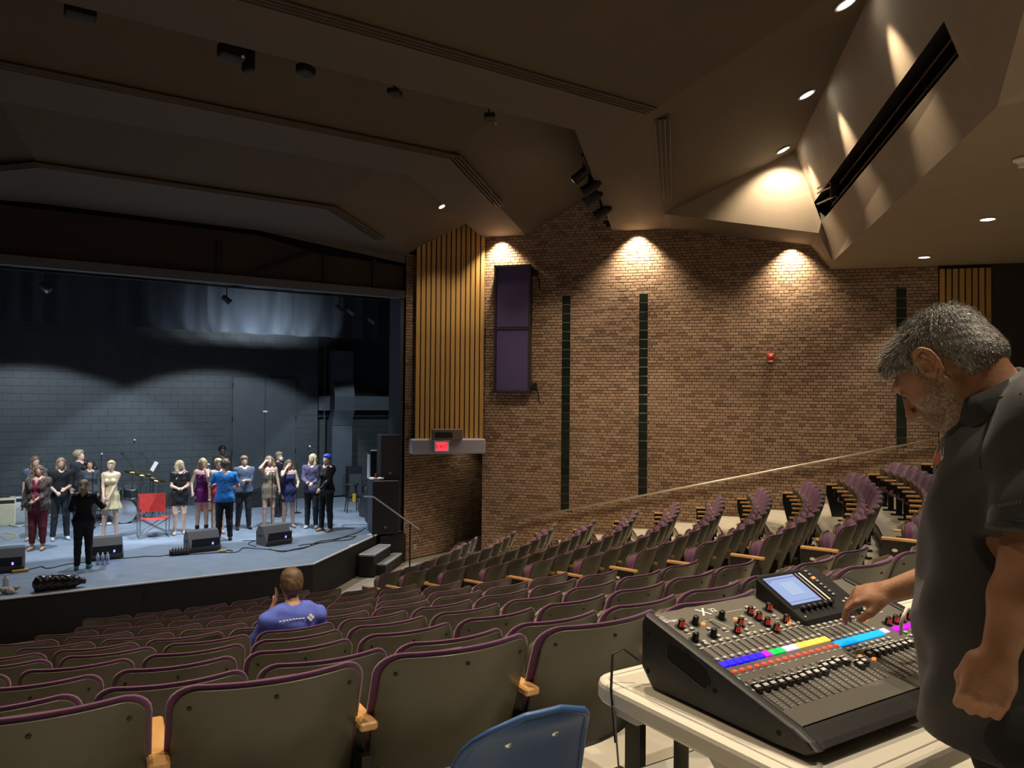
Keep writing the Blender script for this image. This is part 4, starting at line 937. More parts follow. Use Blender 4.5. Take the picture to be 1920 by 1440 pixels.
# ================================================================== FIGURES: smooth bodies from distance fields
class SDF:
    def __init__(s): s.p = []
    def cone(s, a, b, ra, rb, k=.02, op='u', sc=None): s.p.append(('c', np.array(a, float), np.array(b, float), ra, rb, k, op, sc)); return s
    def ell(s, c, r, k=.02, op='u', M=None): s.p.append(('e', np.array(c, float), np.array(r, float), M, None, k, op, None)); return s
    def bounds(s):
        lo = np.full(3, 1e9); hi = -lo
        for p in s.p:
            if p[6] != 'u': continue
            if p[0] == 'c':
                r = max(p[3], p[4]); lo = np.minimum(lo, np.minimum(p[1], p[2])-r); hi = np.maximum(hi, np.maximum(p[1], p[2])+r)
            else: r = p[2].max(); lo = np.minimum(lo, p[1]-r); hi = np.maximum(hi, p[1]+r)
        return lo-.03, hi+.03
    def field(s, h, clip=None, disp=None):
        lo, hi = s.bounds(); n = np.ceil((hi-lo)/h).astype(int)+1
        D = np.full(n, .25, np.float32); ax = [lo[i]+h*np.arange(n[i]) for i in range(3)]
        for (t, a, b, ra, rb, k, op, sc) in s.p:
            if t == 'c': r = max(ra, rb); l = np.minimum(a, b)-r; u = np.maximum(a, b)+r
            else: r = b.max(); l = a-r; u = a+r
            m = k+3*h+.01; i0 = np.maximum(0, np.floor((l-m-lo)/h).astype(int)); i1 = np.minimum(n, np.ceil((u+m-lo)/h).astype(int)+1)
            if (i1 <= i0).any(): continue
            sl = tuple(slice(i0[j], i1[j]) for j in range(3))
            X, Y, Z = np.meshgrid(*[ax[j][sl[j]].astype(np.float32) for j in range(3)], indexing='ij')
            if t == 'c':
                sy = 1.0
                if sc: cy_ = (a[1]+b[1])/2; sy = sc; Y = cy_+(Y-cy_)/sc
                ba = b-a; L = float(ba@ba) or 1e-9
                px, py, pz = X-a[0], Y-a[1], Z-a[2]
                tt = np.clip((px*ba[0]+py*ba[1]+pz*ba[2])/L, 0, 1)
                d = np.sqrt((px-tt*ba[0])**2+(py-tt*ba[1])**2+(pz-tt*ba[2])**2)-(ra+(rb-ra)*tt)
                if sc and sc < 1: d = d*sc
            else:
                P = [X-a[0], Y-a[1], Z-a[2]]
                if ra is not None:
                    Mi = np.array(ra).T; P = [Mi[i][0]*P[0]+Mi[i][1]*P[1]+Mi[i][2]*P[2] for i in range(3)]
                q = np.sqrt((P[0]/b[0])**2+(P[1]/b[1])**2+(P[2]/b[2])**2); g = np.sqrt((P[0]/b[0]**2)**2+(P[1]/b[1]**2)**2+(P[2]/b[2]**2)**2)+1e-6
                d = q*(q-1)/g
            E = D[sl]
            if op == 'u': hh = np.clip(.5+.5*(E-d)/k, 0, 1); D[sl] = E*(1-hh)+d*hh-k*hh*(1-hh)
            elif op == 's': hh = np.clip(.5-.5*(E+d)/k, 0, 1); D[sl] = E*(1-hh)+(-d)*hh+k*hh*(1-hh)
        if clip is not None or disp is not None:
            X, Y, Z = np.meshgrid(*[a_.astype(np.float32) for a_ in ax], indexing='ij')
            if disp is not None: D = D+disp(X, Y, Z)
            if clip is not None: D = np.maximum(D, clip(X, Y, Z))
        return D, lo, h
    def mesh(s, name, mat_, h=.014, clip=None, disp=None, smooth=1, extra=None):
        D, lo, h = s.field(h, clip, disp); S = D < 0
        n = np.array(D.shape); c = n-1
        cs = np.zeros(c, bool); tot = np.zeros(c, np.int8)
        cor = [(i, j, k) for i in (0, 1) for j in (0, 1) for k in (0, 1)]
        for (i, j, k) in cor: tot += S[i:i+c[0], j:j+c[1], k:k+c[2]]
        idx = np.argwhere((tot > 0) & (tot < 8)); 
        vid = np.full(c, -1, np.int32); vid[tuple(idx.T)] = np.arange(len(idx))
        acc = np.zeros((len(idx), 3)); cnt = np.zeros(len(idx))
        for a in range(3):
            o1, o2 = [q for q in range(3) if q != a]
            for u in (0, 1):
                for v in (0, 1):
                    p0 = idx.copy(); p0[:, o1] += u; p0[:, o2] += v; p1 = p0.copy(); p1[:, a] += 1
                    d0 = D[tuple(p0.T)]; d1 = D[tuple(p1.T)]; m = (d0 < 0) != (d1 < 0)
                    t = np.where(m, d0/np.where(m, d0-d1, 1), 0); pt = p0.astype(float); pt[:, a] += t
                    acc += pt*m[:, None]; cnt += m
        V = lo+h*acc/cnt[:, None]; F = []
        for a in range(3):
            o1, o2 = (a+1) % 3, (a+2) % 3
            sl0 = [slice(None)]*3; sl1 = [slice(None)]*3; sl0[a] = slice(0, -1); sl1[a] = slice(1, None)
            ch = S[tuple(sl0)] != S[tuple(sl1)]; e = np.argwhere(ch)
            e = e[(e[:, o1] > 0) & (e[:, o2] > 0) & (e[:, o1] < c[o1]) & (e[:, o2] < c[o2])]
            if not len(e): continue
            ins = S[tuple(e.T)]
            def g(d1, d2): q = e.copy(); q[:, o1] += d1; q[:, o2] += d2; return vid[tuple(q.T)]
            Q = np.stack([g(-1, -1), g(0, -1), g(0, 0), g(-1, 0)], 1); Q[~ins] = Q[~ins][:, ::-1]; F.append(Q)
        F = np.concatenate(F); F = F[(F >= 0).all(1)]
        nv = len(V)
        for _ in range(smooth):
            A = np.zeros((nv, 3)); C_ = np.zeros(nv)
            for i in range(4):
                A += np.stack([np.bincount(F[:, i], V[F[:, (i+1) % 4]][:, d], nv)+np.bincount(F[:, (i+1) % 4], V[F[:, i]][:, d], nv) for d in range(3)], 1); C_ += np.bincount(F[:, i], minlength=nv)+np.bincount(F[:, (i+1) % 4], minlength=nv)
            V = V*.5+A/np.maximum(C_, 1)[:, None]*.5
        me = bpy.data.meshes.new(name); me.vertices.add(nv); me.vertices.foreach_set('co', V.astype(np.float32).ravel())
        me.loops.add(F.size); me.loops.foreach_set('vertex_index', F.astype(np.int32).ravel())
        me.polygons.add(len(F)); me.polygons.foreach_set('loop_start', np.arange(0, F.size, 4, dtype=np.int32)); me.polygons.foreach_set('use_smooth', [True]*len(F))
        me.materials.append(mat_); me.update(calc_edges=True); return me
def skinmat(name, c): 
    m = mat(name, c, .5, noise=.06, nscale=12); m.node_tree.nodes['Principled BSDF'].inputs['Subsurface Weight'].default_value = .0; return m
SK = dict(light=skinmat('skin_light', (.62, .40, .30)), mid=skinmat('skin_mid', (.50, .29, .19)), dark=skinmat('skin_dark', (.09, .05, .035)))
HR = dict(brown=mat('hair_brown', (.12, .075, .045), .55, noise=.4, nscale=40), lbrown=mat('hair_lbrown', (.26, .17, .10), .55, noise=.4, nscale=40), blond=mat('hair_blond', (.52, .40, .22), .55, noise=.35, nscale=40), black=mat('hair_black', (.015, .012, .012), .4), dblond=mat('hair_dblond', (.34, .25, .15), .55, noise=.35, nscale=40), blue=mat('hair_blue', (.04, .08, .45), .5), grey=mat('hair_grey', (.25, .22, .19), .6, noise=.3, nscale=40))
CM = {}
def cloth(c, name=None, rough=.85, metal=0, noise=.12, ns=15, **k):
    key = (c, rough, metal, noise, ns)
    if key not in CM: CM[key] = mat('cloth_%d' % len(CM), c, rough, metal, noise=noise, nscale=ns, **k)
    return CM[key]
BLK = (.018, .018, .020)
M_EYE = mat('eye_dark', (.02, .015, .012), .2); M_LIP = mat('lip', (.38, .14, .12), .5)
def V3(*a): return np.array(a, float)
def ik(S_, T, L1, L2, pole):
    S_ = np.array(S_, float); T = np.array(T, float); d = T-S_; D = np.linalg.norm(d); D2 = min(D, (L1+L2)*.995); d = d/D; T = S_+d*D2
    a = (L1**2-L2**2+D2**2)/(2*D2); hgt = math.sqrt(max(0, L1**2-a*a)); p = np.array(pole, float); p = p-d*(p@d); p /= np.linalg.norm(p)+1e-9
    return S_+d*a+p*hgt, T
def fingers(f, wrist, dirv, side, s, curl=.5, spread=.012, rb=.0085):
    """palm + 4 fingers + thumb added to field f. dirv: wrist->knuckles, side: unit vector towards the thumb"""
    d = np.array(dirv, float); d /= np.linalg.norm(d); sd = np.array(side, float); sd -= d*(sd@d); sd /= np.linalg.norm(sd); nrm = np.cross(sd, d)
    palm = wrist+d*.045*s
    f.ell(palm, V3(.040, .046, .018)*s, .02*s, M=np.stack([sd, d, nrm], 1))
    lens = [.070, .078, .073, .058]
    for i in range(4):
        b = wrist+d*.078*s+sd*(.030-.020*i)*s; L = lens[i]*s; c1 = curl*1.0
        p1 = b+(d*math.cos(c1*.7)-nrm*math.sin(c1*.7))*L*.45; p2 = p1+(d*math.cos(c1*1.8)-nrm*math.sin(c1*1.8))*L*.32; p3 = p2+(d*math.cos(c1*2.6)-nrm*math.sin(c1*2.6))*L*.25
        r = rb*s; f.cone(b-d*.02*s, p1, r*1.05, r, .006*s).cone(p1, p2, r, r*.9, .003).cone(p2, p3, r*.9, r*.8, .003)
    t0 = wrist+d*.02*s+sd*.025*s; t1 = t0+(d*.6+sd*.7-nrm*.3*curl)*.042*s; t2 = t1+(d*.9+sd*.2-nrm*.5*curl)*.032*s
    f.cone(t0, t1, .014*s, .011*s, .012*s).cone(t1, t2, .011*s, .009*s, .004)

def person(label, x, y, face, H=1.72, sex='f', skin='light', hair=('brown', 'long'), top=('tee', BLK), bottom=('pants', BLK), shoes=(.02, .02, .02), shoetype='shoe', z=.7, larm=None, rarm=None, w=1.0, yaw=0, pitch=0, dress=None, jacket=None, stance=.10, step=0, extra=None, lean=0.0, hres=.0135):
    """local frame: x = figure's left... x+ is right, y+ is forward"""
    s = H/1.74; t = thing('person', label, 'person', (x, y, z), R(face)); t.scale = (1, 1, 1)
    ml = sex == 'm'; skm = SK[skin]
    shx = (.168 if ml else .142)*s*(.6+.4*w); hipx = .085*s
    lz = lambda v: v*s
    ly = math.tan(lean)
    def L(x_, y_, z_): return V3(x_*s, y_*s+ly*max(0, z_*s-.9*s), z_*s)
    hips = [L(sx*.085, 0, .92) for sx in (-1, 1)]
    ank = [V3(-1*stance*s, -step*s, .075*s), V3(stance*s, step*s, .075*s)]
    knee = [ (hips[i]*.5+ank[i]*.5)+V3(0, .02*s, .0) for i in (0, 1)]
    sh = [V3(sx*shx, ly*.5*s, 1.42*s) for sx in (-1, 1)]
    neck = L(0, -.01, 1.47); hd = L(0, .015, 1.615)
    arms = []
    for i, a in enumerate((larm, rarm)):
        sx = (-1, 1)[i]
        tgt = V3(sx*(shx/s+.06), .03, .80) if a is None else V3(*a[:3]); tgt = tgt*s
        pole = V3(sx*.5, -.6, -.6) if a is None or len(a) < 4 else V3(*a[3])
        el, wr_ = ik(sh[i], tgt, .285*s, .255*s, pole); arms.append((sh[i], el, wr_))
    f = SDF()
    ww = w
    # torso
    chest = .128*ww; waist = (.118 if ml else .098)*ww; hip = (.128 if ml else .138)*ww
    def torso(F, g=0.0, hips_=True, k=.05):
        sc = .74
        F.cone(L(-.055, 0, 1.36), L(.055, 0, 1.36), chest*s*.92+g, chest*s*.92+g, k*s, sc=sc)
        F.cone(L(0, 0, 1.33), L(0, 0.0, 1.12), chest*s*1.0+g, waist*s+g, k*s, sc=.82)
        F.cone(L(0, 0, 1.12), L(0, 0, .98), waist*s+g, hip*s*.95+g, k*s, sc=.85)
        if not ml: F.ell(L(-.06, .085, 1.27), V3(.06, .055, .058)*s*ww+g*.7, .03*s).ell(L(.06, .085, 1.27), V3(.06, .055, .058)*s*ww+g*.7, .03*s)
        if ww > 1.15: F.ell(L(0, .05, 1.08), V3(.14, .11, .13)*s*(ww/1.2)+g, .05*s)
        for q in sh: F.ell(q+V3(0, 0, -.015*s), V3(.054, .052, .054)*s+g, .04*s)
        F.cone(L(-.10, -.01, 1.425), L(0, -.02, 1.47), .042*s+g*.6, .05*s+g*.6, .03*s).cone(L(.10, -.01, 1.425), L(0, -.02, 1.47), .042*s+g*.6, .05*s+g*.6, .03*s)
        if hips_: F.cone(L(-.05, 0, .93), L(.05, 0, .93), hip*s*.88+g, hip*s*.88+g, k*s, sc=.86)
    def leg(F, i, g=0.0, upto=1.0, gk=None):
        a, b, c = hips[i], knee[i], ank[i]; gk = g if gk is None else gk
        F.cone(a, b, .085*s*(.5+.5*ww)+g, .055*s*(.6+.4*ww)+g, .03*s); F.cone(b, c, .054*s*(.6+.4*ww)+g, .036*s+gk, .02*s); 
        m = b*.65+c*.35+V3(0, -.012*s, 0); F.ell(m, V3(.048, .052, .10)*s*(.7+.3*ww)+g, .02*s)
    torso(f)
    for i in (0, 1):
        leg(f, i)
        sx = (-1, 1)[i]; ft = ank[i]
        f.cone(ft+V3(0, -.03*s, -.035*s), ft+V3(sx*.02, .13*s, -.052*s), .034*s, .024*s, .02*s)
        a, b, c = arms[i]; f.cone(a, b, .047*s*(.6+.4*ww), .037*s*(.6+.4*ww), .03*s).cone(b, c, .038*s*(.7+.3*ww), .026*s, .015*s)
        dv = c-b; fingers(f, c, dv, V3(-sx*.9, .6, .2), .95*s*(1.0 if ml else .9), .45, rb=.0095)
    f.cone(neck-V3(0, 0, .03*s), hd+V3(0, -.02*s, -.06*s), .052*s*(1 if ml else .85), .05*s*(1 if ml else .85), .02*s)
    # head in its own rotated frame
    Mh = Matrix.Rotation(R(yaw), 3, 'Z') @ Matrix.Rotation(R(-pitch), 3, 'X'); Mn = np.array(Mh); piv = hd-V3(0, .01*s, .07*s)
    def HP(x_, y_, z_): return piv+Mn@(V3(x_, y_, z_+.07)*s)
    f.ell(HP(0, -.012, .022), V3(.074, .094, .088)*s, .02*s, M=Mn).ell(HP(0, .018, -.035), V3(.062, .072, .082)*s, .03*s, M=Mn)
    f.ell(HP(0, .072, -.095), V3(.022, .02, .018)*s, .02*s, M=Mn).cone(HP(0, .086, .0), HP(0, .099, -.034), .008*s, .011*s, .012*s)
    for sx in (-1, 1): f.ell(HP(sx*.028, .094, .004), V3(.016, .012, .012)*s, .01*s, 's', M=Mn).ell(HP(sx*.074, -.004, -.012), V3(.010, .019, .030)*s, .006*s, M=Mn)
    f.ell(HP(0, .088, -.062), V3(.024, .012, .009)*s, .006*s, M=Mn)
    body = link('body', f.mesh('body', skm, hres), t)
    e = MB()
    for sx in (-1, 1): e.lathe([(.001, -.006*s), (.007*s, -.003*s), (.007*s, .003*s), (.001, .006*s)], 8, c=HP(sx*.028, .083, .003))
    e.build('eyes', M_EYE, t)
    MB().tube([HP(-.022, .094, -.062), HP(0, .101, -.063), HP(.022, .094, -.062)], .0045*s, 5).build('mouth', M_LIP, t)
    # hair
    hc, hs = hair; g = SDF()
    g.ell(HP(0, -.022, .034), V3(.086, .104, .092)*s, .02*s, M=Mn)
    if hs in ('short', 'afro', 'curlyshort'):
        q = .004 if hs == 'short' else .018; g.ell(HP(0, -.03, .045), V3(.086+q, .10+q, .085+q)*s, .02*s, M=Mn).ell(HP(0, .045, .085), V3(.06, .05, .03)*s, .03*s, M=Mn)
    if hs == 'cap': g.ell(HP(0, .03, .06), V3(.08, .10, .05)*s, .02*s, M=Mn)
    if hs in ('long', 'wavy', 'straight', 'curly'):
        bulk = dict(long=1, wavy=1.25, straight=.9, curly=1.45)[hs]
        for sx in (-1, 1):
            g.cone(HP(sx*.072, -.01, .02), HP(sx*.085*bulk, .0, -.12), .034*s*bulk, .036*s*bulk, .03*s).cone(HP(sx*.085*bulk, .0, -.12), HP(sx*.085*bulk, .035, -.25), .036*s*bulk, .022*s, .03*s)
        g.cone(HP(0, -.07, .02), HP(0, -.09, -.24), .065*s*bulk, .05*s*bulk, .04*s).cone(HP(-.05, -.07, -.05), HP(.05, -.07, -.05), .05*s*bulk, .05*s*bulk, .04*s)
    if hs == 'bun': g.ell(HP(0, -.12, .05), V3(.04, .035, .04)*s, .02*s).ell(HP(0, .05, .075), V3(.06, .04, .03)*s, .02*s, M=Mn)
    if hs == 'pony': g.cone(HP(0, -.11, .02), HP(0, -.15, -.05), .032*s, .036*s, .02*s).cone(HP(0, -.15, -.05), HP(0, -.13, -.20), .036*s, .016*s, .02*s)
    if hs == 'backlong': g.cone(HP(0, -.07, .0), HP(0, -.10, -.22), .06*s, .05*s, .03*s)
    g.ell(HP(0, .085, -.045), V3(.058, .075, .085)*s, .012*s, 's', M=Mn)
    amp = {'wavy': .012, 'curly': .016, 'afro': .013, 'curlyshort': .012, 'short': .006}.get(hs, .004)
    dsp = lambda X, Y, Z: (amp*(np.sin(X*75+Z*30)*np.sin(Z*60+Y*40)*np.sin(Y*70))).astype(np.float32)
    link('hair', g.mesh('hair', HR[hc], hres*.9, disp=dsp), t)
    wr = lambda X, Y, Z: (.0035*np.sin(X*31+Z*17+Y*12)*np.sin(Z*27-Y*33+X*9)+.0015*np.sin(Z*70+X*20)*np.sin(X*40)).astype(np.float32)
    # clothes
    def sleeve(F, i, to, g_):
        a, b, c = arms[i]
        if to <= 1: F.cone(a, a+(b-a)*to, .052*s*(.6+.4*ww)+g_, .045*s+g_*1.5, .02*s)
        else: F.cone(a, b, .052*s*(.6+.4*ww)+g_, .042*s+g_, .02*s).cone(b, b+(c-b)*min(1, to-1), .042*s+g_, .032*s+g_, .012*s)
    SLV = dict(tee=.55, shirt=.62, long=1.95, elbow=1.05, sleeveless=0, strap=0, jacket=1.97)
    parts_ = []
    if dress:
        kind, c, hem = dress; g = SDF(); torso(g, .012*s)
        hemr = {'fit': .178, 'flare': .25, 'jump': .15}[kind]*(.5+.5*ww)
        if kind != 'jump': g.cone(L(0, 0, 1.05), L(0, 0, hem-.03), .105*s, hemr*s, .05*s, sc=.80)
        zt = {'fit': 1.37, 'flare': 1.44, 'jump': 1.5}[kind]*s
        cl = (lambda X, Y, Z: np.maximum(np.maximum(np.maximum(hem*s-Z, Z-zt), np.where(Z > 1.2*s, np.abs(X)-.135*s*(.5+.5*ww)-(1.44*s-Z)*.12, -1)), (.045*s-np.sqrt(X**2*.6+(Z-1.47*s)**2)+0*Y) if kind == 'flare' else -1+0*X)).__call__
        if kind == 'jump':
            g = SDF(); torso(g, .014*s)
            for i in (0, 1): leg(g, i, .018*s, gk=.012*s); 
            for i in (0, 1): sleeve(g, i, .4, .01*s)
            cl = lambda X, Y, Z: np.maximum(np.maximum(.13*s-Z, Z-1.45*s), (.05*s-np.abs(X)*1.5-(1.45*s-Z)*.4-(Y < 0)*1.0))
        dd = (lambda X, Y, Z: (.010*np.sin(np.arctan2(X, Y)*9)*np.clip((1.0*s-Z)*4, 0, 1)).astype(np.float32)) if kind == 'flare' else wr
        link('dress' if kind != 'jump' else 'jumpsuit', g.mesh('dress', c if not isinstance(c, tuple) else cloth(c), hres, clip=cl, disp=dd), t)
    else:
        if bottom[0] in ('pants', 'shorts'):
            g = SDF(); g.cone(L(-.05, 0, .94), L(.05, 0, .94), hip*s*.90+.014*s, hip*s*.90+.014*s, .05*s, sc=.86).cone(L(0, 0, 1.0), L(0, 0, .95), waist*s+.015*s, hip*s+.01*s, .04*s, sc=.85)
            for i in (0, 1): leg(g, i, .014*s, gk=.018*s)
            zb = .075*s if bottom[0] == 'pants' else bottom[2]*s
            link('trousers' if bottom[0] == 'pants' else 'shorts', g.mesh('trousers', cloth(bottom[1]) if isinstance(bottom[1], tuple) else bottom[1], hres, clip=lambda X, Y, Z: np.maximum(zb-Z, Z-1.02*s), disp=wr), t)
        g = SDF(); torso(g, .018*s, True); to = SLV[top[0]]
        if to:
            for i in (0, 1): sleeve(g, i, to, .012*s)
        hemz = top[2] if len(top) > 2 else .90
        g.cone(L(-.05, 0, .88), L(.05, 0, .88), hip*s*.90+.020*s, hip*s*.90+.020*s, .05*s, sc=.86)
        link('shirt', g.mesh('shirt', cloth(top[1]) if isinstance(top[1], tuple) else top[1], hres, clip=lambda X, Y, Z: np.maximum(np.maximum(hemz*s-Z, Z-1.475*s), (.055*s-np.sqrt(X**2+(Z-1.48*s)**2))), disp=wr), t)
    if jacket:
        g = SDF(); torso(g, .03*s)
        for i in (0, 1): sleeve(g, i, 1.93, .017*s)
        link('jacket', g.mesh('jacket', jacket[0] if not isinstance(jacket[0], tuple) else cloth(jacket[0]), hres, clip=lambda X, Y, Z: np.maximum(np.maximum(jacket[1]*s-Z, Z-1.49*s), ((.075*s-np.abs(X)) * (Y > 0.0) - .3*(Y <= 0.0))), disp=wr), t)
    for i in (0, 1):
        sx = (-1, 1)[i]; g = SDF(); ft = ank[i]
        if shoetype == 'bare': break
        g.cone(ft+V3(0, -.035*s, -.035*s), ft+V3(sx*.02, .145*s, -.048*s), .044*s, .032*s, .02*s)
        if shoetype == 'boot': g.cone(ft+V3(0, 0, -.02), ft+V3(0, 0, .10*s), .045*s, .05*s, .02*s)
        link('shoe', g.mesh('shoe', cloth(shoes), hres*.9, clip=lambda X, Y, Z: np.maximum(.004-Z, (Z-.085*s) if shoetype != 'boot' else Z-.17*s)), t)
    if extra: extra(t, s, arms, HP, Mn)
    return t
def P(px, py): q = atz(px, py, .7); return q.x, q.y
def hfac(px, yfeet, yhead): q = atz(px, yfeet, .7); d = (q-CAMP).dot(f0); return (yfeet-yhead)/FPX*d*.985
# ---- people on the stage (facing angle 180 = towards the audience)
def mk(label, px, yf, yh, face, **k):
    x, y = P(px, yf); return person(label, x, y, face, H=hfac(px, yf, yh), **k)
M_FLORAL = mat('floral', (.10, .075, .06), .85, noise=.9, nscale=22)
M_SEQ = mat('sequin_black', (.03, .03, .028), .3, .4, noise=.9, nscale=90)
M_SEQP = mat('sequin_purple', (.16, .015, .13), .4, .3, noise=.5, nscale=70)
M_GOLD = mat('gold_satin', (.62, .52, .30), .45, .25, noise=.1, nscale=8)
M_GOLD2 = mat('gold_metallic', (.40, .33, .22), .35, .5, noise=.15, nscale=14)
M_LEATH = mat('leather_black', (.014, .014, .016), .25)
def phone(t, s, arms, HP, Mn): MB().bbox(tuple(arms[0][2]+V3(.02, .03, .06)), (.04, .03, .10), .01).build('cup', cloth((.4, .12, .12)), t)
mk('woman in maroon jumpsuit and floral cardigan, long wavy brown hair, at far left', 70, 1031, 870, 160, w=1.28, hair=('brown', 'wavy'), skin='mid', dress=('jump', (.13, .012, .025), .1), jacket=(M_FLORAL, .80), shoes=(.45, .28, .2), larm=(-.02, .24, 1.04), rarm=(.28, .02, .85), yaw=20, extra=phone)
mk('dark-haired woman in grey tee half hidden behind the maroon jumpsuit', 64, 1012, 853, 170, w=1.15, hair=('brown', 'long'), top=('tee', (.10, .11, .14)), bottom=('pants', (.45, .38, .27)), shoes=(.5, .45, .35), yaw=30)
mk('long-haired bearded man in black shirt and black jeans with white sneakers', 112, 1012, 856, 185, sex='m', hair=('lbrown', 'straight'), top=('elbow', (.012, .012, .014)), bottom=('pants', (.02, .024, .034)), shoes=(.6, .6, .6), larm=(-.05, .26, 1.10), rarm=(.10, .24, 1.02), stance=.13)
mk('tall man with tousled blond hair in a black shirt behind the singers', 148, 985, 842, 215, sex='m', hair=('dblond', 'curlyshort'), top=('long', (.02, .02, .024)), bottom=('pants', BLK), yaw=20, pitch=-15)
mk('person with big dark curly hair and charcoal sweater at a microphone', 166, 990, 860, 180, hair=('black', 'curly'), skin='mid', top=('long', (.045, .05, .06)), bottom=('pants', BLK), w=1.1)
mk('person all in black seen from behind, blond ponytail and teal shoes', 155, 1067, 897, -15, hair=('dblond', 'pony'), top=('long', (.008, .008, .010)), bottom=('pants', (.012, .012, .015)), shoes=(.05, .25, .26), rarm=(.30, .30, 1.18), larm=(-.16, .30, 1.1), w=1.05, stance=.09, step=.06)
mk('woman in a sleeveless pale gold dress with blond bun', 206, 1009, 861, 165, hair=('blond', 'bun'), dress=('flare', M_GOLD, .66), shoes=(.5, .4, .3), larm=(.02, .24, .86), rarm=(.10, .24, .86), stance=.13)
mk('blond woman in black sequin top and shorts beside the red chair', 336, 1002, 861, 175, hair=('blond', 'long'), w=1.12, top=('tee', M_SEQ), bottom=('shorts', M_SEQ, .68), shoes=(.6, .5, .4), larm=(-.03, .27, 1.10), rarm=(.06, .28, 1.10), yaw=35)
mk('woman in purple sequin dress and black ankle boots, long blond hair over her face', 378, 997, 857, 180, hair=('blond', 'long'), dress=('fit', M_SEQP, .70), shoes=BLK, shoetype='boot', larm=(-.02, .2, 1.45), rarm=(.25, .15, .95), pitch=15)
mk('dark-skinned man in black shirt standing at the back, above the others', 415, 962, 834, 180, sex='m', skin='dark', hair=('black', 'short'), top=('long', (.02, .02, .022)), bottom=('pants', BLK))
mk('short-haired blond woman in a red dress hidden behind the blue shirt', 408, 1000, 858, 175, hair=('blond', 'short'), dress=('fit', (.5, .02, .03), .72), shoes=(.6, .3, .3), yaw=20)
def tprint(t, s, arms, HP, Mn):
    pass
_bt = mk('man in royal blue tee and black trousers seen from behind', 420, 1014, 860, -8, sex='m', hair=('brown', 'curlyshort'), top=('tee', (.02, .19, .56), .84), bottom=('pants', (.012, .012, .014)), larm=(-.22, .30, 1.18), rarm=(.20, .26, 1.10), w=1.12, stance=.12, pitch=10)
m = MB(); s = 1.0; rr_ = random.Random(3)
for j in range(6):
    for i in range(5):
        if rr_.random() < .75: m.box((-.08+.04*i+rr_.uniform(-.005, .005), -.141+.012*abs(i-2)*.5, 1.36-.045*j), (.026, .004, .018))
m.build('shirt_print', cloth((.16, .32, .60)), _bt)
mk('bearded man in grey-blue shirt and black trousers with folded arms', 456, 992, 853, 178, sex='m', hair=('lbrown', 'short'), w=1.2, top=('elbow', (.10, .13, .19), .88), bottom=('pants', (.02, .021, .024)), larm=(.02, .26, 1.18), rarm=(.16, -.12, .95), stance=.13)
mk('young woman in metallic gold mini dress with long curly hair, touching her hair', 503, 989, 853, 178, hair=('lbrown', 'wavy'), dress=('fit', M_GOLD2, .72), shoes=(.5, .4, .3), rarm=(.12, .10, 1.60, (.7, .4, -1)), larm=(-.24, .1, .86))
mk('masked man in black shirt looking right, behind the gold and navy dresses', 522, 968, 846, 215, sex='m', hair=('dblond', 'short'), top=('long', (.018, .018, .02)), bottom=('pants', BLK), yaw=-20, extra=lambda t, s, arms, HP, Mn: MB().lathe([(.02, 0), (.055*s, .01), (.05*s, .03), (.02, .045)], 10, c=HP(0, .075, -.055), M=lookM(Vector(Mn@V3(0, 1, 0)))).build('face_mask', M_WHITE, t))
mk('brown-haired woman in navy dress raising her hand to her ear', 540, 989, 860, 178, hair=('brown', 'wavy'), w=1.1, dress=('fit', (.025, .025, .10), .66), shoes=(.4, .3, .25), rarm=(.10, .13, 1.53, (.7, .4, -1)), larm=(-.15, .30, 1.10), stance=.12)
mk('long blond-haired person in glasses, purple patterned shirt and white sneakers', 584, 990, 849, 150, sex='m', hair=('blond', 'straight'), top=('long', mat('purple_plaid', (.10, .085, .16), .85, noise=.6, nscale=30), .84), bottom=('pants', BLK), shoes=(.65, .65, .62), larm=(-.08, .30, 1.08), rarm=(.06, .30, 1.10), yaw=-25)
mk('woman with blue hair in black leather jacket and tan shoes at far right', 611, 996, 849, 125, hair=('blue', 'bun'), top=('long', BLK), bottom=('pants', (.01, .01, .012)), jacket=(M_LEATH, .88), shoes=(.35, .20, .10), larm=(-.04, .26, .98), rarm=(.04, .26, .96), w=1.05, stance=.12)
# ================================================================== STAGE GEAR
def G(px, py): q = atz(px, py, .7); return (q.x, q.y, .7)
def wedge(px, py, rz, label, wd=.62):
    t = thing('stage_monitor', label, 'speaker', G(px, py), R(rz), 'floor monitors along the stage front')
    P_ = [(-.20, 0), (.20, 0), (.235, .10), (.03, .40), (-.12, .42), (-.22, .26)]
    mb = MB(); mb.prism([(-y, z) for y, z in P_], -wd/2, wd/2, M=axes(Vector((0, 1, 0)), Vector((0, 0, 1)), Vector((1, 0, 0)))); mb.build('cabinet', mat('monitor_grey', (.13, .12, .12), .6, bump=.1, bscale=300) if 'monitor_grey' not in bpy.data.materials else bpy.data.materials['monitor_grey'], t)
    MB().box((0, -.232, .16), (wd*.9, .012, .24), M=Matrix.Rotation(R(12), 3, 'X')).build('connector_panel', M_BLACK, t)
    MB().box((wd*.22, -.243, .16), (.03, .006, .045), M=Matrix.Rotation(R(12), 3, 'X')).build('power_light', mat('led_uv', (.1, .05, 1), .4, emit=(.12, .08, 1), estr=7) if 'led_uv' not in bpy.data.materials else bpy.data.materials['led_uv'], t)
    for s_ in (-1, 1): MB().box((s_*wd*.5, .03, .2), (.012, .14, .03)).build('side_handle', M_BLACK, t)
wedge(8, 1070, -3, 'black floor monitor cut by the left edge, blue light glowing')
wedge(196, 1046, 3, 'black floor monitor behind the three water bottles', .60)
wedge(379, 1031, 6, 'black floor monitor in front of the blue shirt, blue light glowing')
wedge(514, 1019, 14, 'rightmost black floor monitor, in front of the gold mini dress')
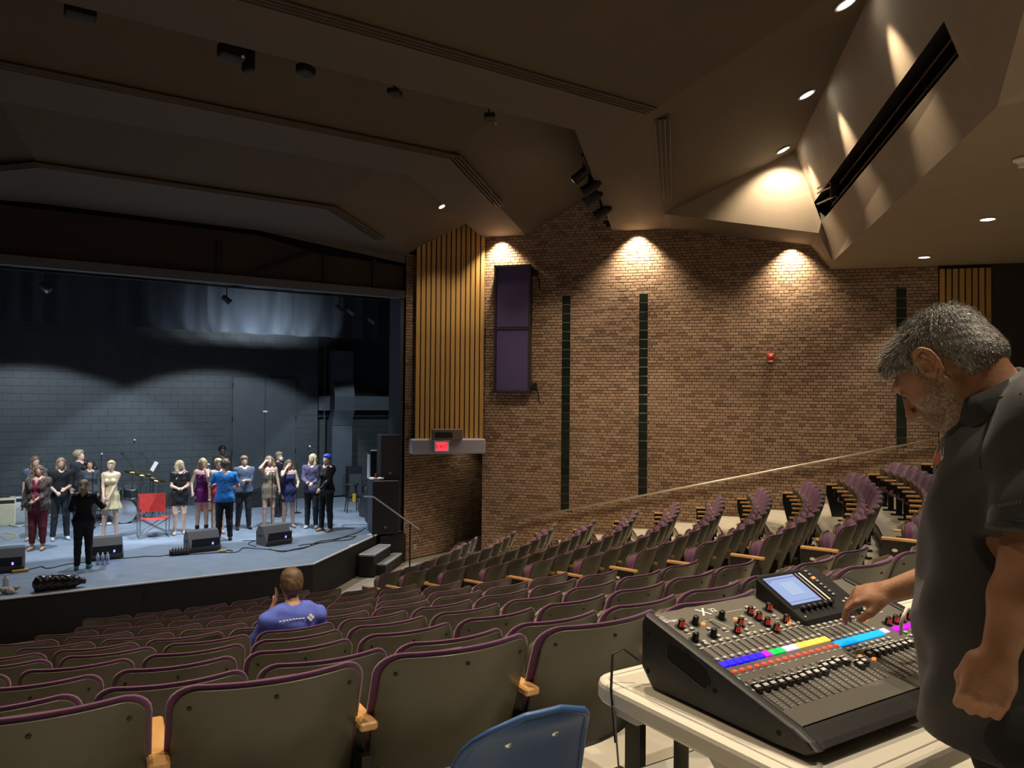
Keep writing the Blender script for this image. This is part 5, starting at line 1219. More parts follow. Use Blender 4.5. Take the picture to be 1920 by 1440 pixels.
# director chair
t = thing('folding_chair', 'red canvas folding director chair with a steel tube frame', 'chair', G(287, 1006), R(180))
M_CANV = mat('red_canvas', (.50, .035, .03), .8, noise=.2, nscale=12)
for sx in (-1, 1):
    for sy in (-1, 1): MB().tube([(sx*.30, sy*.21, .02), (sx*.30, sy*.21, .62)], .013, 8).build('leg', M_STEEL, t)
    MB().tube([(sx*.30, -.24, .02), (sx*.30, .24, .02)], .013, 6).build('foot_bar', M_STEEL, t)
    MB().bbox((sx*.30, 0, .64), (.05, .46, .025), .008).build('armrest', M_BLACK, t)
    MB().tube([(sx*.30, -.21, .62), (sx*.29, -.25, .92)], .012, 6).build('back_post', M_STEEL, t)
for sy in (-1, 1):
    for a in (-1, 1): MB().tube([(-a*.29, sy*.19, .08), (a*.29, sy*.19, .42)], .011, 6).build('cross_brace', M_STEEL, t)
mb = MB(); N_ = 10
for j in range(2):
    pass
V = []; 
for i in range(N_+1):
    u = -1+2*i/N_
    for j in range(7):
        v = j/6; V.append(((.30-.02*(1-v))*u, -.22-.05*v-.05*(1-u*u), .52+.42*v))
mb.add(V, [(i*7+j, i*7+j+1, (i+1)*7+j+1, (i+1)*7+j) for i in range(N_) for j in range(6)]); mb.build('back_canvas', M_CANV, t, smooth=True)
V = []
for i in range(N_+1):
    u = -1+2*i/N_
    for j in range(7): v = j/6; V.append((.28*u, -.22+.44*v, .44-.045*(1-u*u)))
MB().add(V, [(i*7+j, (i+1)*7+j, (i+1)*7+j+1, i*7+j+1) for i in range(N_) for j in range(6)]).build('seat_canvas', M_CANV, t, smooth=True)
MB().bbox((0, .30, .10), (.10, .10, .02), .004).build('footrest', M_BLACK, t)
# bottles
for i, px in enumerate((183, 192.3, 201.5)):
    t = thing('water_bottle', ('left', 'middle', 'right')[i]+' of three clear water bottles in front of the monitor', 'bottle', G(px, 1059-.7*i), 0, 'three water bottles on the stage')
    MB().lathe([(.030, 0), (.033, .01), (.031, .08), (.033, .10), (.031, .15), (.018, .195), (.012, .20), (.012, .205)], 12).build('body', mat('pet', (.62, .72, .85), .1, alpha=None) if 'pet' not in bpy.data.materials else bpy.data.materials['pet'], t, smooth=True)
    MB().lathe([(.0335, .065), (.0335, .115)], 12).build('label_band', cloth((.35, .5, .85)), t); MB().lathe([(.014, .203), (.014, .222)], 10).build('cap', M_WHITE, t)
t = thing('plastic_bottle', 'tall white translucent bottle at the left stage edge', 'bottle', G(11, 1104))
MB().lathe([(.045, 0), (.048, .02), (.048, .15), (.03, .19), (.02, .20)], 14).build('body', mat('milky', (.7, .73, .8), .3), t, smooth=True); MB().lathe([(.022, .20), (.02, .23)], 10).build('cap', M_WHITE, t)
g = SDF(); r_ = random.Random(5)
for i in range(9): g.ell((r_.uniform(-.10, .10), r_.uniform(-.05, .05), r_.uniform(.03, .08)), (.05, .04, .035), .02)
t = link('crumpled_cloth', g.mesh('crumpled_cloth', mat('cloth_cream', (.55, .45, .38), .9, noise=.2, nscale=30), .01, disp=lambda X, Y, Z: (.008*np.sin(X*90)*np.sin(Y*80+Z*60)).astype(np.float32)), None, loc=G(18, 1113), label='crumpled cream and white cloth at the left stage edge', category='cloth')
# black bag
g = SDF(); g.cone((-.22, 0, .13), (.18, 0, .11), .13, .11, .04, sc=.8).cone((.15, 0, .12), (.36, 0, .09), .10, .05, .04).ell((-.28, 0, .12), (.08, .10, .12), .04)
t = thing('duffel_bag', 'black glossy duffel bag lying on the stage edge', 'bag', G(109, 1105), R(2)); link('bag_body', g.mesh('bag_body', mat('bag_black', (.012, .012, .013), .3), .01, clip=lambda X, Y, Z: -Z+.002, disp=lambda X, Y, Z: (.007*np.sin(X*60+Y*20)*np.sin(Z*50+X*15)).astype(np.float32)), t)
MB().tube([(-.15, -.10, .18), (-.08, -.13, .26), (.06, -.13, .25), (.12, -.09, .17)], .012, 6).build('handle', M_BLACK, t); MB().box((-.26, -.06, .215), (.05, .01, .03)).build('tag', cloth((.4, .45, .5)), t)
# power strip, stage box, cables
t = thing('power_strip', 'yellow power strip with plugs beside the left monitor', 'power strip', G(38, 1073), R(8)); MB().bbox((0, 0, .03), (.26, .07, .05), .01).build('housing', mat('yellow', (.75, .45, .02), .5), t); MB().box((-.02, 0, .06), (.16, .03, .01)).build('sockets', M_BLACK, t)
t = thing('power_strip', 'small yellow cable adapter on the floor right of the middle monitor', 'power strip', G(417, 1036), R(-8)); MB().bbox((0, 0, .03), (.15, .06, .05), .015).build('housing', mat('yellow2', (.70, .50, .16), .5), t)
MB().tube([(.07, 0, .04), (.14, .03, .03), (.2, .0, .02)], .012, 6).build('cord', M_BLACK, t)
t = thing('stage_box', 'black stage box with cables plugged in, left of the middle monitor', 'stage box', G(336, 1040), R(-5)); MB().bbox((0, 0, .05), (.36, .2, .09), .01).build('case', M_BLACK, t)
for i in range(6): MB().tube([(-.13+.05*i, -.03, .09), (-.12+.05*i, -.05, .16), (-.10+.05*i, -.16, .05)], .008, 5).build('plug', M_DARKMET, t)
def cable(pts, label, r=.009, m_=M_BLACK, wig=.03):
    Q = [Vector(G(*p)) for p in pts]; out = []
    for i in range(len(Q)-1):
        for j in range(6): 
            u = j/6; a = Q[max(i-1, 0)]; b = Q[i]; c = Q[i+1]; d = Q[min(i+2, len(Q)-1)]
            out.append(.5*((2*b)+(c-a)*u+(2*a-5*b+4*c-d)*u*u+(3*b-a-3*c+d)*u**3)+Vector((0, wig*math.sin(i*5+j), r)))
    out.append(Q[-1]+Vector((0, 0, r))); o = out[0].copy()
    return tag(MB().tube([q-o for q in out], r, 5).build('cable', m_, None, loc=tuple(o)), label, 'cable')
cable([(45, 1072), (75, 1063), (90, 1066), (140, 1057), (200, 1050), (260, 1045), (300, 1043), (335, 1040)], 'black cable running from the yellow power strip to the stage box')
cable([(345, 1041), (385, 1038), (440, 1036), (460, 1028), (500, 1031), (540, 1033), (580, 1024), (620, 1015), (660, 1003), (686, 991)], 'long black cable curving from the stage box to the speaker stack')
cable([(505, 1030), (530, 1035), (570, 1028), (600, 1016), (650, 1008), (668, 1006), (650, 1013), (600, 1018), (560, 1024)], 'looped black cable right of the rightmost monitor')
cable([(690, 984), (665, 984), (640, 986), (655, 992), (668, 990)], 'thin black cable on the floor left of the speaker stack', .006)
cable([(455, 1015), (480, 1014), (465, 1020), (480, 1026)], 'short coiled black cable beside the rightmost monitor', .008)
cable([(8, 1000), (30, 1004), (15, 1012), (3, 1007)], 'yellow cable loop on the floor at far left', .008, bpy.data.materials['yellow'])
cable([(12, 985), (35, 988), (60, 984), (95, 981), (110, 978)], 'pile of pale and yellow cables behind the maroon jumpsuit', .02, mat('pale_cable', (.55, .55, .45), .6))
# microphones on stands
def micstand(px, py, h, label, boom=None, mic=True, col=M_BLACK):
    t = thing('microphone_stand', label, 'microphone stand', G(px, py)); MB().lathe([(.13, 0), (.13, .015), (.03, .03), (.012, .06)], 16).build('base', M_BLACK, t)
    MB().tube([(0, 0, .03), (0, 0, h)], .010, 6).build('pole', col, t); tip = Vector((0, 0, h))
    if boom: b = Vector(boom); MB().tube([Vector((0, 0, h))-b*.25, Vector((0, 0, h))+b], .008, 6).build('boom', M_STEEL, t); tip = Vector((0, 0, h))+b
    if mic:
        m_ = MB().tube([tip+Vector((0, .04, -.05)), tip+Vector((0, -.05, .04))], [.011, .017], 8).build('microphone', M_BLACK, t); MB().lathe([(.008, 0), (.025, .015), (.027, .035), (.012, .055)], 10, c=tip+Vector((0, -.05, .03)), M=lookM((0, -1, .6))).build('grille', cloth((.6, .62, .66)), m_, smooth=True)
    return t
micstand(172, 1010, 1.45, 'microphone stand in front of the curly-haired singer')
micstand(188, 972, 1.62, 'tall thin stand in the drum area', mic=True)
micstand(397, 1003, 1.36, 'microphone stand between the purple dress and the blue shirt', boom=(-.12, -.05, .22))
micstand(509, 1000, 1.38, 'microphone stand with reddish pole before the gold mini dress', col=cloth((.16, .05, .05)))
micstand(281, 958, 1.3, 'boom microphone stand with raised arm above the red chair', boom=(-.42, 0, .62))
micstand(556, 962, 1.35, 'boom microphone stand behind the navy dress', boom=(.32, 0, .42))
t = thing('music_stand', 'music stand holding white sheet music behind the red chair', 'music stand', G(286, 965)); MB().tube([(0, 0, 0), (0, 0, 1.05)], .012, 6).build('pole', M_BLACK, t); MB().tube([(-.2, 0, .02), (0, 0, .2), (.2, 0, .02)], .01, 5).build('tripod', M_BLACK, t)
MB().box((-.03, 0, 1.2), (.34, .02, .34), M=Matrix.Rotation(R(35), 3, 'Y')@Matrix.Rotation(R(-20), 3, 'X')).build('desk', M_BLACK, t); MB().box((-.02, -.02, 1.22), (.10, .006, .42), M=Matrix.Rotation(R(28), 3, 'Y')).build('sheet', M_WHITE, t)
# drum kit
t = thing('drum_kit', 'drum kit with silver hardware behind the gold dress', 'drum kit', (2.55, 21.6, .7), 0)
M_DR = mat('drum_shell', (.03, .03, .035), .25)
def drum(c, r, h, Mx, nm, head=M_WHITE):
    d = MB().lathe([(r, -h/2), (r, h/2)], 20, c=c, M=Mx).build(nm, M_DR, t, smooth=False); MB().lathe([(r*.96, h/2), (r*.9, h/2+.006)], 20, c=c, M=Mx).build('drum_head', head, d)
    for s_ in (-1, 1): MB().lathe([(r*1.02, s_*h/2-.015), (r*1.03, s_*h/2), (r*1.02, s_*h/2+.015)], 20, c=c, M=Mx).build('hoop', M_CHROME, d)
drum((-.15, -.15, .30), .28, .42, lookM((-.15, -1, 0)), 'bass_drum'); drum((-.35, .0, .72), .15, .22, lookM((0, -.35, 1)), 'tom_drum'); drum((.0, .0, .74), .16, .24, lookM((0, -.35, 1)), 'tom_drum'); drum((.38, .2, .42), .2, .4, lookM((0, 0, 1)), 'floor_drum'); drum((-.55, .35, .6), .17, .14, lookM((0, 0, 1)), 'snare_drum')
M_BRASS = mat('cymbal', (.75, .6, .25), .25, 1)
for (x, y, z_c, a) in ((.25, -.15, 1.18, .2), (-.55, -.05, 1.12, -.25), (.05, .1, 1.25, .1), (.62, .1, 1.0, .2)):
    MB().lathe([(.21, 0), (.05, .012), (.03, .03), (.005, .033)], 20, c=(x, y, z_c), M=lookM((a, -.25, 1)), ).build('cymbal', M_BRASS, t, smooth=True); MB().tube([(x, y, 0), (x, y, z_c)], .010, 6).build('cymbal_stand', M_CHROME, t)
    for k_ in range(3): MB().tube([(x, y, .3), (x+.2*math.cos(k_*2.1), y+.2*math.sin(k_*2.1), 0)], .008, 5).build('stand_foot', M_CHROME, t)
# amplifiers
def amp(px, py, w_, h_, body, face, label, rz=0, d=.28):
    t = thing('guitar_amplifier', label, 'amplifier', G(px, py), R(rz)); MB().bbox((0, 0, h_/2), (w_, d, h_), .015).build('cabinet', body, t)
    MB().box((0, -d/2-.003, h_*.42), (w_*.88, .01, h_*.7)).build('grille_cloth', face, t); MB().box((0, -d/2-.003, h_*.88), (w_*.88, .012, h_*.12)).build('control_strip', M_BLACK, t); MB().tube([(-.08, 0, h_), (-.07, 0, h_+.03), (.07, 0, h_+.03), (.08, 0, h_)], .009, 6).build('handle', M_BLACK, t)
amp(7, 985, .48, .66, mat('amp_cream', (.62, .56, .34), .6), cloth((.45, .42, .3)), 'cream guitar amplifier at the left edge')
amp(36, 979, .42, .64, mat('amp_white', (.55, .60, .62), .5), cloth((.5, .56, .58)), 'pale grey amplifier cabinet behind the maroon jumpsuit')
amp(398, 957, .56, .50, mat('amp_red', (.55, .03, .02), .5), cloth((.42, .36, .2)), 'red and tan guitar amplifier behind the purple dress')
amp(486, 950, .62, .5, M_BLACK, M_BLACK, 'black amplifier behind the bearded man')
amp(638, 926, .45, 1.0, M_BLACK, cloth((.05, .06, .07)), 'tall black speaker cabinet right of the blue hair')
bpy.data.objects['guitar_amplifier.004'].location.y = 23.1
for (px, py, lb, c_) in ((100, 968, 'white towel on the floor left of the black jeans', (.7, .72, .75)), (198, 985, 'white paper on the floor by the gold dress', (.7, .72, .75)), (332, 962, 'small white item on the floor behind the sequin shorts', (.7, .7, .7))):
    g = SDF(); [g.ell((r_.uniform(-.08, .08), r_.uniform(-.04, .04), .03), (.06, .05, .03), .02) for _ in range(5)]
    link('towel', g.mesh('towel', cloth(c_), .012), None, loc=G(px, py), label=lb, category='towel')
# stool, road gear on the right
t = thing('bar_stool', 'black bar stool with a yellow tag near the speaker stack', 'stool', G(660, 960)); MB().lathe([(.17, .74), (.18, .76), (.17, .79)], 18).build('seat', M_BLACK, t)
for k_ in range(4):
    a = k_*math.pi/2+.6; MB().tube([(.13*math.cos(a), .13*math.sin(a), .75), (.24*math.cos(a), .24*math.sin(a), 0)], .016, 6).build('leg', M_BLACK, t)
    b = a+math.pi/2; MB().tube([(.19*math.cos(a), .19*math.sin(a), .32), (.19*math.cos(b), .19*math.sin(b), .32)], .012, 6).build('rung', M_BLACK, t)
MB().box((-.02, -.19, .42), (.09, .01, .22)).build('tag', bpy.data.materials['yellow'], t); MB().tube([(-.1, .05, .78), (-.1, .05, 1.25), (.12, .05, 1.27), (.14, .05, 1.0)], .008, 6).build('back_rail', M_BLACK, t)
t = thing('small_mixer', 'small grey mixer tilted on the black road case', 'mixer', (8.15, 19.3, 1.30), R(-8)); MB().bbox((0, 0, .08), (.42, .3, .12), .01, M=Matrix.Rotation(R(22), 3, 'X')).build('case', cloth((.10, .12, .14)), t); 
for i in range(8): MB().lathe([(.014, 0), (.012, .03)], 8, c=(-.15+.04*i, -.06+.04*(i % 3), .15)).build('knob', M_WHITE, t)
t = thing('road_case', 'black road case behind the stool', 'case', (8.15, 19.35, .7)); MB().bbox((0, 0, .29), (.6, .45, .58), .015).build('case_body', M_BLACKG, t); MB().box((0, -.23, .30), (.6, .01, .02)).build('edging', M_STEEL, t)
MB().tube([(.2, -.24, .2), (.35, -.3, .12), (.3, -.35, .02)], .02, 6).build('cord', bpy.data.materials['yellow'], t)
# PA stack
PX, PY = 7.42, 17.0
t = thing('subwoofer', 'large black subwoofer at the bottom of the right speaker stack', 'speaker', (PX, PY, .7), R(-14)); MB().bbox((0, 0, .62), (.62, .70, 1.24), .01).build('cabinet', mat('sub_side', (.05, .06, .07), .5), t)
MB().box((0.0, -.353, .62), (.60, .012, 1.20)).build('grille', M_BLACK, t); MB().lathe([(.03, 0), (.028, .006)], 12, c=(0, -.36, .16), M=lookM((0, -1, 0))).build('badge', M_STEEL, t)
t = thing('loudspeaker', 'black loudspeaker on top of the subwoofer, upper right', 'speaker', (PX+.13, PY+.02, 1.945), R(-14)); MB().bbox((0, 0, .53), (.46, .55, 1.06), .01).build('cabinet', M_BLACK, t)
MB().box((0, -.278, .53), (.44, .012, 1.02)).build('grille', M_BLACK, t); MB().lathe([(.03, 0), (.028, .006)], 12, c=(0, -.285, .16), M=lookM((0, -1, 0))).build('badge', M_STEEL, t)
t = thing('loudspeaker', 'shorter black speaker with white side left of the stack top', 'speaker', (aty(707, 900, 18.35).x, 18.35, 1.62), R(-12)); MB().bbox((0, 0, .45), (.40, .4, .9), .01).build('cabinet', M_BLACK, t); MB().box((-.20, .05, .5), (.02, .38, .62)).build('side_panel', cloth((.45, .50, .48)), t); MB().box((0, 0, .905), (.3, .3, .02)).build('folded_paper', M_WHITE, t)
t = thing('equipment_rack', 'dark equipment rack under the shorter speaker', 'rack', (aty(707, 900, 18.35).x, 18.35, .7), R(-12)); MB().bbox((0, 0, .455), (.5, .5, .91), .01).build('cabinet', M_BLACK, t); MB().box((0, -.255, .5), (.4, .01, .6)).build('front_panel', M_DARKMET, t)
g = SDF(); [g.ell((r_.uniform(-.14, .14), r_.uniform(-.06, .06), .04), (.07, .05, .03), .02) for _ in range(7)]
link('white_towel', g.mesh('white_towel', M_WHITE, .012), None, loc=(PX-.20, PY-.12, 1.945), label='crumpled white towel on the subwoofer', category='towel')
t = thing('red_can', 'red drink can beside the towel on the subwoofer', 'can', (PX-.13, PY+.12, 1.945)); MB().lathe([(.03, 0), (.035, .01), (.035, .12), (.03, .13)], 14).build('body', M_RED, t); MB().lathe([(.028, .13), (.027, .133)], 14).build('lid', M_STEEL, t)
q = G(700, 1001); tag(MB().box((0, 0, .004), (.35, .14, .008), M=Matrix.Rotation(R(30), 3, 'Z')).build('tape_patch', M_WHITE, None, loc=q), 'white tape patch on the stage at the foot of the subwoofer', 'tape')
q = G(662, 1022); tag(MB().box((0, 0, .004), (.25, .07, .008), M=Matrix.Rotation(R(30), 3, 'Z')).build('tape_patch', M_WHITE, None, loc=q), 'small white tape strip near the angled stage edge', 'tape')
# stage steps and handrail
t = thing('stage_steps', 'black stage steps with pale-edged grey treads, below the speaker stack', 'steps', (7, 15.9, 0))
o_ = Vector((7, 15.9, 0)); M_TR = mat('tread_grey', (.30, .33, .36), .5, bump=.2, bscale=200)
for z_s, quad_ in ((.47, ((673, 1040), (701, 1041), (732, 1022), (711, 1021))), (.235, ((698, 1057), (723, 1058), (753, 1038), (730, 1037)))):
    c = [atz(x, y, z_s)-o_ for x, y in quad_]; 
    tr = MB().add([q+Vector((0, 0, dz)) for dz in (-.035, 0) for q in c], [(4, 5, 6, 7), (0, 1, 5, 4), (1, 2, 6, 5), (2, 3, 7, 6), (3, 0, 4, 7)]).build('tread', M_TR, t)
    MB().tube([q+Vector((0, 0, .004)) for q in c]+[c[0]+Vector((0, 0, .004))], .012, 4).build('nosing', bpy.data.materials['nosing_white'], tr)
    MB().add([Vector((q.x, q.y, zz)) for zz in (0, z_s-.036) for q in c], [(0, 1, 5, 4), (1, 2, 6, 5), (2, 3, 7, 6), (3, 0, 4, 7)]).build('riser_box', M_BLACK, t)
a, b, c = atz(682, 931, 1.62), atz(701, 932, 1.62), atz(787, 994, 1.02); 
t = thing('stair_handrail', 'thin metal handrail slanting down beside the stage steps', 'handrail', tuple(a)); MB().tube([Vector((0, 0, 0)), b-a, c-a], .018, 8).build('rail', mat('rail_grey', (.4, .38, .36), .35, .8), t)
d = b.lerp(c, .8)-a; MB().tube([d, Vector((d.x, d.y, -a.z+.0))], .018, 8).build('post', M_DARKMET, t); MB().tube([b-a, Vector((b.x-a.x, b.y-a.y, .70-a.z))], .015, 8).build('post', M_DARKMET, t)
struct('stage_front', MB().box((7.55, 16.72, .33), (.65, .08, .66)), M_BLACK)
for i, (px, py) in enumerate(((636, 580), (659, 584), (698, 601), (85, 540), (425, 562))):
    q = aty(px, py, 18.6); t = thing('stage_light_fixture', ('left', 'middle', 'right', 'far left', 'centre')[i]+' stage light fixture hanging above the stage, faintly lit', 'stage light', tuple(q)); Mx = lookM((.6, -.2, -.5))
    MB().lathe([(.05, -.12), (.07, -.08), (.07, .08), (.08, .10)], 10, M=Mx).build('barrel', cloth((.10, .10, .12)), t); MB().tube([(0, 0, 0), (0, 0, 6.42-q.z)], .012, 5).build('hanger', M_BLACK, t)

t = thing('lighting_batten', 'black lighting batten above the stage carrying the stage lights', 'batten', (0, 18.6, 6.43)); MB().tube([(-5.4, 0, 0), (8.6, 0, 0)], .025, 8).build('pipe', M_BLACK, t)
for x in (-4, -1, 2, 5, 8): MB().tube([(x, 0, 0), (x, 0, 3.1)], .008, 5).build('drop_line', M_BLACK, t)
# ================================================================== SEATED VIEWER
if SITTER:
    st_, sp_, sa_ = SITTER
    for ch in st_.children:
        if ch.name.startswith('seat_pan'): ch.data = m_pan0
        if ch.name.startswith('seat_cushion'): ch.data = m_cush0
    H_ = Matrix.Rotation(sa_, 3, 'Z')
    t = thing('person', 'seated person in a violet-blue tee seen from behind, hand on cheek', 'person', tuple(sp_), sa_)
    f = SDF(); y0 = .06; zs = .47
    f.cone((-.08, y0, zs+.08), (.08, y0, zs+.08), .12, .12, .05).cone((0, y0, zs+.1), (0, y0-.06, zs+.40), .13, .135, .05, sc=.8).cone((-.09, y0-.06, zs+.44), (.09, y0-.06, zs+.44), .095, .095, .05, sc=.8)
    for sx in (-1, 1):
        f.cone((sx*.09, y0+.03, zs+.05), (sx*.12, y0+.48, zs+.06), .085, .06, .03).cone((sx*.12, y0+.48, zs+.06), (sx*.12, y0+.50, .08), .058, .04, .02).cone((sx*.12, y0+.47, .04), (sx*.13, y0+.62, .03), .035, .025, .02)
        f.ell((sx*.19, y0-.05, zs+.44), (.06, .055, .055), .04)
    f.cone((0, y0-.05, zs+.48), (0, y0+.01, zs+.60), .055, .052, .03).ell((0, y0+.02, zs+.70), (.076, .095, .09), .02).ell((0, y0+.05, zs+.65), (.062, .072, .08), .03).cone((0, y0+.125, zs+.68), (0, y0+.145, zs+.645), .010, .013, .01)
    for sx in (-1, 1): f.ell((sx*.076, y0+.02, zs+.68), (.011, .02, .03), .006)
    f.cone((-.19, y0-.05, zs+.43), (-.25, y0+.10, zs+.20), .046, .038, .03).cone((-.25, y0+.10, zs+.20), (-.11, y0+.10, zs+.50), .038, .028, .015); fingers(f, V3(-.11, y0+.10, zs+.50), V3(.02, .0, .09), V3(0, 1, .2), .95, .2)
    f.cone((.19, y0-.05, zs+.43), (.27, y0+.06, zs+.18), .046, .038, .03).cone((.27, y0+.06, zs+.18), (.20, y0+.28, zs+.17), .038, .028, .015); fingers(f, V3(.20, y0+.28, zs+.17), V3(-.1, .3, -.05), V3(-1, 0, .2), .95, .4)
    link('body', f.mesh('body', SK['mid'], .012), t)
    g = SDF(); g.ell((0, y0+.01, zs+.725), (.088, .10, .088), .02).ell((0, y0-.02, zs+.68), (.078, .08, .08), .02).ell((0, y0+.10, zs+.63), (.07, .06, .09), .01, 's')
    link('hair', g.mesh('hair', HR['brown'], .010, disp=lambda X, Y, Z: (.004*np.sin(X*130+Z*40)*np.sin(Z*50+Y*90)+.003*np.sin(Y*170+X*90)).astype(np.float32)), t)
    g = SDF(); g.cone((-.08, y0, zs+.10), (.08, y0, zs+.10), .135, .135, .05, sc=.85).cone((0, y0, zs+.1), (0, y0-.06, zs+.40), .15, .152, .05, sc=.82).cone((-.09, y0-.06, zs+.445), (.09, y0-.06, zs+.445), .108, .108, .05, sc=.8)
    for sx, tg in ((-1, (-.24, y0+.06, zs+.27)), (1, (.25, y0+.02, zs+.27))): g.ell((sx*.19, y0-.05, zs+.44), (.075, .07, .068), .04).cone((sx*.19, y0-.05, zs+.43), tg, .062, .064, .03)
    M_VT = cloth((.11, .17, .70))
    link('shirt', g.mesh('shirt', M_VT, .011, clip=lambda X, Y, Z: np.maximum(zs+.02-Z, .06-np.sqrt(X**2+(Y-y0+.05)**2+(Z-zs-.56)**2)), disp=lambda X, Y, Z: (.005*np.sin(X*40+Z*30)*np.sin(Z*35-X*20)).astype(np.float32)), t)
    m = MB()
    for i in range(8): m.box((-.13+.025*i, y0-.178, zs+.455-.001*abs(i-4)), (.017, .006, .012), M=Matrix.Rotation(R(25), 3, 'X'))
    for dx, dz in ((.085, .0), (.115, .0), (.1, .016), (.1, -.016)): m.lathe([(.012, -.004), (.012, .006)], 8, c=(dx, y0-.178, zs+.455+dz), M=lookM((0, -1, .3)))
    m.build('shirt_print', M_WHITE, t)
    g = SDF(); 
    for sx in (-1, 1): g.cone((sx*.09, y0+.03, zs+.05), (sx*.12, y0+.48, zs+.06), .098, .072, .03).cone((sx*.12, y0+.48, zs+.06), (sx*.12, y0+.50, .10), .068, .052, .02)
    link('trousers', g.mesh('trousers', cloth((.05, .05, .07)), .014), t)
    for sx in (-1, 1): g = SDF(); g.cone((sx*.12, y0+.46, .045), (sx*.13, y0+.64, .035), .042, .033, .02); link('shoe', g.mesh('shoe', cloth(BLK), .012), t)

# ================================================================== ENGINEER AT THE DESK
FZ = FLZ[12]
MX, MY = 1.78, .66
eng = thing('person', 'man in a dark grey polo with short grey hair leaning over the mixing desk', 'person', (MX, MY, FZ), 0)
o3 = V3(MX, MY, FZ)
def W(x, y, z): return V3(x, y, z)-o3
M_SKE, _nt, _b = newmat('skin_engineer')
# skin: warm brown, grey stubble where the vertex attribute says beard
at = _nt.nodes.new('ShaderNodeAttribute'); at.attribute_name = 'beard'
nz_ = _nt.nodes.new('ShaderNodeTexNoise'); nz_.inputs['Scale'].default_value = 160; nz_.inputs['Detail'].default_value = 3
nz2 = _nt.nodes.new('ShaderNodeTexNoise'); nz2.inputs['Scale'].default_value = 14
tc_ = _nt.nodes.new('ShaderNodeTexCoord'); _nt.links.new(tc_.outputs['Object'], nz_.inputs[0]); _nt.links.new(tc_.outputs['Object'], nz2.inputs[0])
cr_ = _nt.nodes.new('ShaderNodeValToRGB'); cr_.color_ramp.elements[0].position = .42; cr_.color_ramp.elements[0].color = (.055, .045, .038, 1); cr_.color_ramp.elements[1].position = .62; cr_.color_ramp.elements[1].color = (.36, .28, .22, 1)
_nt.links.new(nz_.outputs[0], cr_.inputs[0])
cs_ = _nt.nodes.new('ShaderNodeValToRGB'); cs_.color_ramp.elements[0].position = .3; cs_.color_ramp.elements[0].color = (.34, .165, .09, 1); cs_.color_ramp.elements[1].position = .7; cs_.color_ramp.elements[1].color = (.46, .24, .135, 1)
_nt.links.new(nz2.outputs[0], cs_.inputs[0])
mx_ = _nt.nodes.new('ShaderNodeMix'); mx_.data_type = 'RGBA'; _nt.links.new(at.outputs['Fac'], mx_.inputs[0]); _nt.links.new(cs_.outputs[0], mx_.inputs[6]); _nt.links.new(cr_.outputs[0], mx_.inputs[7]); _nt.links.new(mx_.outputs[2], _b.inputs['Base Color'])
_b.inputs['Roughness'].default_value = .45
bp_ = _nt.nodes.new('ShaderNodeBump'); bp_.inputs['Strength'].default_value = .25; bp_.inputs['Distance'].default_value = .003; _nt.links.new(nz_.outputs[0], bp_.inputs['Height']); _nt.links.new(bp_.outputs[0], _b.inputs['Normal'])

HC = atzz = None
def atD(px, py, Z): d = ray(px, py); q = CAMP+d*(Z/(d.dot(f0))); return V3(q.x, q.y, q.z)-o3
# head frame: face turned to the desk (looking along -6 deg from +Y, pitched 42 deg down)
HPV = atD(1768, 690, 1.70)                    # middle of the head
YW, PT = 6, -46
Mh_ = Matrix.Rotation(R(YW), 3, 'Z')@Matrix.Rotation(R(PT), 3, 'X'); MhN = np.array(Mh_)
HS = 1.04
def HQ(x, y, z): return HPV+MhN@(V3(x, y, z)*HS)
shL, shR = atD(1962, 772, 1.50), W(2.05, .84, 3.84)
neckb = atD(1898, 778, 1.63)
elL = atD(1932, 1050, 1.45); wrL = atD(1872, 1228, 1.45)
elR = W(2.13, .98, 3.50); wrR = atD(1668, 1108, 2.12)
f = SDF()
def MT(F, g=0.0):
    F.cone(W(1.76, .78, 3.77), W(1.94, .80, 3.77), .125+g, .125+g, .06, sc=.9)
    F.cone(W(1.84, .80, 3.74), W(1.83, .82, 3.50), .155+g, .160+g, .06, sc=.95)
    F.cone(W(1.83, .82, 3.50), W(1.83, .76, 3.25), .160+g, .155+g, .06, sc=.95)
    F.cone(W(1.76, .70, 3.20), W(1.90, .70, 3.20), .135+g, .135+g, .05)
    F.ell(W(1.78, .83, 3.64), (.125+g, .115+g, .16+g), .05).ell(W(1.79, .84, 3.46), (.13+g, .105+g, .15+g), .05)
    F.ell(shL+V3(.01, 0, -.02), (.075+g, .072+g, .07+g), .05).ell(shR+V3(0, 0, -.02), (.07+g, .07+g, .07+g), .05)
    F.cone(shL+V3(.06, .0, .01), neckb, .055+g, .062+g, .05).cone(shR+V3(-.06, -.02, .01), neckb, .055+g, .062+g, .05)
MT(f, -.012)
for sx, x in ((-1, 1.72), (1, 1.90)):
    f.cone(W(x, .70, 3.18), W(x-.01, .68, 2.84), .095, .065, .03).cone(W(x-.01, .68, 2.84), W(x-.01, .60, 2.46), .062, .042, .02).cone(W(x-.01, .57, 2.43), W(x-.02, .75, 2.41), .04, .028, .02)
f.cone(shL, elL, .058, .047, .04).cone(elL, elL*.6+wrL*.4, .049, .047, .02).cone(elL*.6+wrL*.4, wrL, .046, .029, .02)
f.cone(shR, elR, .055, .046, .03).cone(elR, elR*.6+wrR*.4, .047, .044, .02).cone(elR*.6+wrR*.4, wrR, .043, .029, .02)
